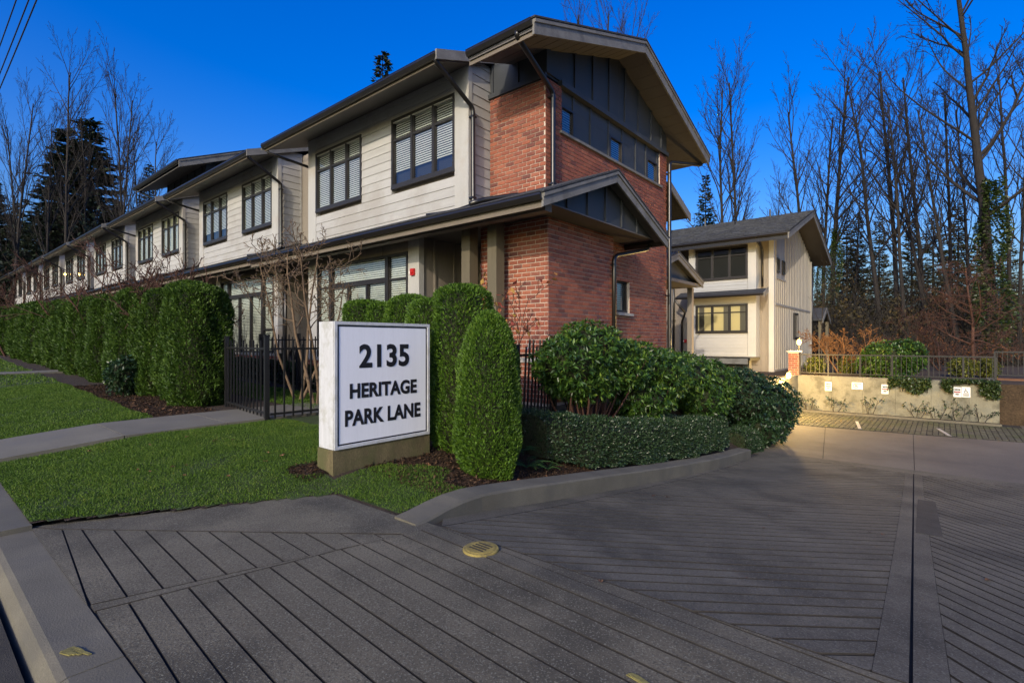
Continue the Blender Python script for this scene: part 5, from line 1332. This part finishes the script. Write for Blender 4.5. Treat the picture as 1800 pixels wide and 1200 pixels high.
def conifer(px, f, H, lab, v, w=1.0, grp='conifers in the background', zb=-1.3):
    x, y = at(px, f); t = thing('conifer', lab, 'tree', (x, y, zb), grp); k = H/18; t.scale = (k*w, k*w, k); t.rotation_euler[2] = random.uniform(0,6.28)
    for nm, me in zip(('trunk','crown'), (CON if px < 1300 else CON2)[v % 3]): link(nm, me, t)
CL = [(118,55,24,'shorter left one of the twin dark spruces',0,1.6),(158,56,25.5,'taller right one of the twin dark spruces',1,1.75),(262,60,22,'small dark spruce beside the clerestory roof',2,.9),(90,52,18,'dark spruce low beside the twin spruces',2,1.2),(205,58,17,'low dark spruce right of the twin spruces',0,1.1),
 (30,58,17,'low dark spruce at the far left edge',1,1.3),(-10,54,18,'dark spruce half cut by the picture edge',0,1.3),
 (672,50,29.5,'lone conifer top rising behind the townhouse gutter',2,.9),(1240,62,21.5,'open branched fir above the neighbouring porch',2,.8),(1384,58,14,'young fir behind the lane house ridge',1,.7),
 (1508,55,15,'fir in the wood right of the ivy trees',0,1.0),(1545,60,16,'fir in the wood beside the leaning bare tree',2,1.0),(1488,62,16.5,'fir half hidden by the ivy trees',1,1.0),(1602,66,17,'fir deep in the wood behind slim trunks',0,1.1),(1640,58,16,'fir with broad crown deep in the wood',2,1.1),(1684,62,18,'fir deep in the wood left of the great trunk',1,1.1),(1725,64,16,'fir hidden behind the great ivy trunk',0,1.1),(1775,60,14,'fir beyond the slim trees on the right',2,1.0)]
for a in CL: conifer(*a)

# ------------------------------------------------------------------ undergrowth of the wood and of the far left, too dense to count
def thicket(name, lab, px0, px1, f0, f1, h0, h1, n, mat, twn, sz=.22, cat='undergrowth', zb=-1.27):
    px = rng.uniform(px0, px1, n); f = rng.uniform(f0, f1, n); r = (px-900)/907*f
    X = r*.767-f*.641; Y = r*.641+f*.767; hh = (h0 + (h1-h0)*(.5+.5*np.sin(px*.045+f*.7)*np.sin(px*.021+1.3)))*(.75+.25*np.sin(f*1.9))
    Z = zb + hh*rng.uniform(0,1,n)**.75
    D = rng.normal(size=(n,3)); D[:,2] = np.abs(D[:,2])
    x0, y0 = at((px0+px1)/2, (f0+f1)/2)
    o = link(name, leaves(np.stack([X-x0,Y-y0,Z-zb],1), D, np.full(n,sz)*rng.uniform(.5,1.4,n), np.full(n,sz*.55), name, M[mat], .1), None, (x0,y0,zb)); tag(o, lab, cat, kind='stuff')
    if twn:
        segs = []
        for i in range(twn):
            k = rng.integers(n); p = np.array([X[k]-x0,Y[k]-y0,0.0]); d = rng.normal(0,.35,3); d[2] = 1; L = hh[k]*rng.uniform(.8,1.7)
            q = [p, p+d*L*.5+rng.normal(0,.1,3), p+d*L+rng.normal(0,.25,3)]; segs.append((q, [.018,.012,.004], 3))
        tw = link('stems', tubes_np(segs, 'stems', M['bark'], (3,3,3,3)), o)
thicket('undergrowth', 'dark tangled undergrowth of the wood behind the railing', 1430, 1830, 32, 54, 2.0, 7.0, 40000, 'scrub', 3200, .24)
thicket('undergrowth', 'brown winter brambles under the bare trees', 1470, 1830, 26, 36, .8, 2.6, 5000, 'rusttwig', 1500, .12)
thicket('undergrowth', 'dark wood closing the view beyond the far townhouses', -60, 330, 48, 66, 6, 15, 52000, 'needle', 2600, .5)
thicket('undergrowth', 'thin dark scrub behind the lane house roof', 1180, 1440, 55, 70, 2, 6, 6000, 'needle', 300, .3)

# ------------------------------------------------------------------ ornamental bare trees and the garden beyond the wall
def small_tree(name, lab, x, y, z, H, seed, stems, mat, kids=(6,4,3), spread=.5, r=.035, first=.35, ang=.7, ratio=.55, grp=None, up=.06, rot=0, leaf=None, rmin=.0035):
    global rng
    keep = rng; rng = np.random.default_rng(seed); segs = []; tips = []
    for i in range(stems):
        a = 2*math.pi*i/stems + rng.uniform(-.4,.4)
        grow(segs, (.04*math.cos(a),.04*math.sin(a),-.1), (spread*math.cos(a),spread*math.sin(a),1), H*rng.uniform(.8,1.05), r*rng.uniform(.8,1.1), 0, 3, kids, up, .13, 8, first, ang, ratio, tips, .3, rmin)
    t = thing(name, lab, 'tree', (x, y, z), grp)
    link('trunk', tubes_np(segs, 'trunk', M[mat], (7,5,4,3), levels=(0,)), t); link('crown', tubes_np(segs, 'crown', M[mat], (7,4,3,3), levels=(1,2,3)), t)
    if leaf:
        k = rng.permutation(len(tips))[:leaf[1]]; P = np.array([tips[i][0] for i in k]); D = rng.normal(0,.5,(len(P),3)); D[:,2] -= .8
        link('leaves', leaves(P, D, np.full(len(P), leaf[2])*rng.uniform(.7,1.3,len(P)), np.full(len(P), leaf[2]*.6), 'leaves', M[leaf[0]], .2), t)
    rng = keep; return t
x, y = at(525, 10.6); small_tree('crape_myrtle', 'pale barked multi stem bare tree in front of the second townhouse', x, y, -1.2, 3.15, 61, 3, 'palebark', (7,6,4), .40, .036, .5, .9, .42, rmin=.006)
x, y = at(556, 9.9); small_tree('crape_myrtle', 'pale barked bare tree rising behind the address sign', x, y, -1.2, 2.95, 62, 2, 'palebark', (8,6,4), .20, .036, .5, .9, .42, rmin=.006)
x, y = at(150, 18.5); small_tree('red_twig_tree', 'bare red stemmed small tree above the tall hedge', x, y, -.9, 3.6, 63, 4, 'redbark', (5,5,3), .45, .05, .4, .6, .5, 'red stemmed bare trees behind the hedge', rmin=.0085)
x, y = at(268, 13.6); small_tree('red_twig_tree', 'bare red brown tree by the third townhouse window', x, y, -1.0, 3.1, 64, 4, 'redbark', (6,5,3), .45, .04, .35, .6, .5, 'red stemmed bare trees behind the hedge', rmin=.0085)
x, y = at(330, 12.6); small_tree('red_twig_tree', 'low twiggy red brown tree at the end of the tall hedge', x, y, -1.1, 2.6, 65, 4, 'redbark', (6,5,3), .45, .03, .35, .6, .5, 'red stemmed bare trees behind the hedge', rmin=.0085)
x, y = at(212, 15.5); small_tree('red_twig_tree', 'branching bare tree before the fourth townhouse', x, y, -.95, 3.4, 68, 4, 'redbark', (5,4,3), .45, .05, .4, .6, .5, 'red stemmed bare trees behind the hedge', rmin=.0085)
x, y = at(15, 24); small_tree('red_twig_tree', 'dense reddish bare tree beyond the last houses', x, y, -.8, 4.0, 66, 5, 'redbark', (6,6,3), .5, .05, .3, .6, .5, 'red stemmed bare trees behind the hedge', rmin=.0085)
x, y = at(60, 27); small_tree('red_twig_tree', 'reddish bare tree half hidden by the far hedge', x, y, -.7, 4.0, 67, 5, 'redbark', (6,6,3), .5, .05, .3, .6, .5, 'red stemmed bare trees behind the hedge', rmin=.0085)
x, y = at(882, 7.6); small_tree('dogwood', 'thin bare shrub with last red and yellow leaves before the porch posts', x, y, -1.22, 2.05, 70, 5, 'redbark', (4,3,2), .26, .014, .45, .5, .42, None, .05, 0, ('autumn', 80, .10), .005)
x, y = at(1478, 20.8); small_tree('japanese_maple', 'lamp lit twiggy maple beside the glowing lantern', x, y, -1.25, 1.9, 71, 4, 'lampbark', (8,7,5), .75, .04, .25, .75, .52, None, .0, rmin=.007)
x, y = at(1712, 19.6); small_tree('maple', 'slim straight garden tree with rusty spreading twigs behind the railing', x, y, -1.25, 5.2, 72, 1, 'redbark', (22,8,5), .01, .085, .26, 1.25, .46, None, .0, rmin=.006)
x, y = at(1655, 22.5); small_tree('maple', 'low wide twiggy maple behind the railing', x, y, -1.25, 2.6, 73, 4, 'redbark', (8,7,5), .9, .04, .25, .85, .55, None, .0, rmin=.006)
x, y = at(1440, 21.5); small_tree('sapling', 'thin upright sapling against the lane house gable', x, y, -1.25, 4.5, 74, 1, 'bark', (10,4,2), .02, .03, .4, .6, .3)
bx_, by_ = at(1560, 18.2)
shrub('laurel_shrub', 'big rounded evergreen bush spilling over the retaining wall', [(bx_,by_+.5,-.62,.85,.7,.62),(bx_+.5,by_+.7,-.55,.6,.6,.62),(bx_-.4,by_+.4,-.85,.6,.5,.45),(bx_+.1,by_+.15,-1.05,.5,.5,.4)], 2200, 6, .11, .4, 'laurel', (bx_,by_+.6,-1.26), 5, .72)
for px, f, lab in ((1432,20.2,'lamp lit yellow green shrub at the foot of the pier'),(1492,20.5,'shrub painted lamp lit yellow left of the big round bush'),(1690,18.4,'lit yellow green shrub beside the slim garden tree'),(1735,18.2,'lit shrub near the end post of the railing')):
    x, y = at(px, f); y = max(y, 21.75); shrub('garden_shrub', lab, [(x,y,-.95,.38,.32,.36)], 260, 5, .08, .5, 'lit_leaf', (x,y,-1.27), 4, .6, group='lit shrubs behind the railing')
# ivy hanging over the wall, shrubs trained along its foot
def curtain(x0, x1, z1, drop, lab, n):
    t = thing('hanging_ivy', lab, 'ivy', ((x0+x1)/2, 20.97, z1), 'ivy hanging over the retaining wall')
    x = rng.uniform(x0, x1, n); dl = drop*(.75+.25*np.sin(x*7))*rng.uniform(0,1,n); P = np.stack([x-(x0+x1)/2, rng.uniform(-.16,.10,n)*(1-.3*dl/drop), .07-dl], 1); D = rng.normal(0,.6,(n,3)); D[:,1] -= .5; D[:,2] -= .7
    link('leaves', leaves(P, D, np.full(n,.085)*rng.uniform(.6,1.3,n), np.full(n,.05), 'leaves', M['ivy'], .1), t)
    segs = [([(a-(x0+x1)/2, .1, .03), (a-(x0+x1)/2, -.03, .04), (a-(x0+x1)/2+random.uniform(-.1,.1), -.03, -drop*.8)], .008) for a in np.linspace(x0+.05, x1-.05, 6)]; link('stems', twig_mesh('stems', M['bark'], segs, 4), t)
curtain(wx(1562), wx(1636), -1.215, .52, 'ivy curtain hanging over the wall below the round bush', 1500)
curtain(wx(1656), wx(1674), -1.215, .42, 'narrow strip of ivy left of paired notices', 420)
curtain(wx(1674), wx(1722), -1.215, .13, 'thin fringe of ivy above the paired notices', 500)
curtain(wx(1722), wx(1757), -1.215, .56, 'thick ivy at the end of the wall by the steps', 1100)
for k, px in enumerate((1422, 1468, 1530, 1612, 1645, 1682, 1722)):
    X = wx(px); small = small_tree('wall_shrub', 'sparse dark shrub trained at the foot of the retaining wall', X, 20.8, -2.44, .62, 80+k, 3, 'bark', (4,3,2), .5, .012, .4, .7, .5, 'shrubs along the foot of the retaining wall', .02, 0, ('darkleaf', 60, .07)); small['category'] = 'shrub'

# ------------------------------------------------------------------ fallen leaves
def leaf_obj(x, y, z, lab, s, mat='leafbrown'):
    m = MB(); a = random.uniform(0,6.28); c, s_ = math.cos(a), math.sin(a); pts = []
    for i in range(10):
        t = 2*math.pi*i/10; r = s*(1 if i % 2 == 0 else .62)*random.uniform(.85,1.1)
        pts.append((x+r*math.cos(t+a), y+r*math.sin(t+a), z+.012+random.uniform(-.004,.012)))
    m.add([(x,y,z+.010)]+pts, [(0,i+1,(i+1)%10+1) for i in range(10)])
    tag(m.build('fallen_leaf', M[mat], None, loc=(x,y,z)), lab, 'leaf', 'fallen leaves on the ground')
M['leaforange'] = noisy('orange leaf', (.48,.24,.03), .7, .2, 20, 90, .2)
leaf_obj(*at(306, 4.95), -1.285, 'bright orange fallen leaf in the middle of the lawn', .035, 'leaforange')
for k in range(16):
    x, y = random.uniform(-8.0,-4.9), random.uniform(1.4,2.7)
    if not lawn_mask(np.array([x]), np.array([y]))[0]: continue
    leaf_obj(x, y, gz_(x,y)+.02, 'small brown fallen leaf lying on the front lawn', random.uniform(.016,.03))
for k in range(12):
    x, y = random.uniform(-4.2,-3.35), random.uniform(3.3,4.9); leaf_obj(x, y, gz_(x,y)+.01, 'brown fallen leaf on the soil under the cedars', random.uniform(.02,.035))
for k in range(18):
    x, y = random.uniform(-13,-9.8), random.uniform(2.65,3.25); leaf_obj(x, y, gz_(x,y)+.01, 'brown fallen leaf on the soil along the tall hedge', random.uniform(.03,.05))
for k in range(10):
    x, y = random.uniform(-2.8,.3), random.uniform(1.5,6.5); leaf_obj(x, y, float(prof(y))-.004, 'dark fallen leaf on the grooved driveway', random.uniform(.012,.028), 'leafdark')

# bark mulch under the cedars and shrubs
def chips(lab, n, fx):
    x, y = fx(n); z = upper(x, y); P = np.stack([x, y, z+.004], 1); D = rng.normal(0,1,(len(x),3)); D[:,2] = np.abs(D[:,2])*.25
    o = link('mulch', leaves(P, D, rng.uniform(.02,.06,len(x)), rng.uniform(.008,.02,len(x)), 'mulch', M['mulch'], .2, roll=.4)); tag(o, lab, 'mulch', kind='stuff')
M['mulch'] = leafmat('bark chips', [(0,(.014,.009,.006)),(.6,(.045,.026,.015)),(1,(.11,.065,.035))], .9, 0, .2)
chips('dark bark mulch around the rounded cedar and low hedge', 16000, lambda n: (rng.uniform(-4.7,-3.3,n), rng.uniform(3.0,5.8,n)))
chips('dark bark mulch along the foot of the tall hedge', 14000, lambda n: (rng.uniform(-16,-9.6,n), rng.uniform(2.62,3.6,n)))
chips('bare soil and bark bits beside the sign plinth', 900, lambda n: (rng.uniform(-4.95,-4.5,n), rng.uniform(2.4,2.8,n)))
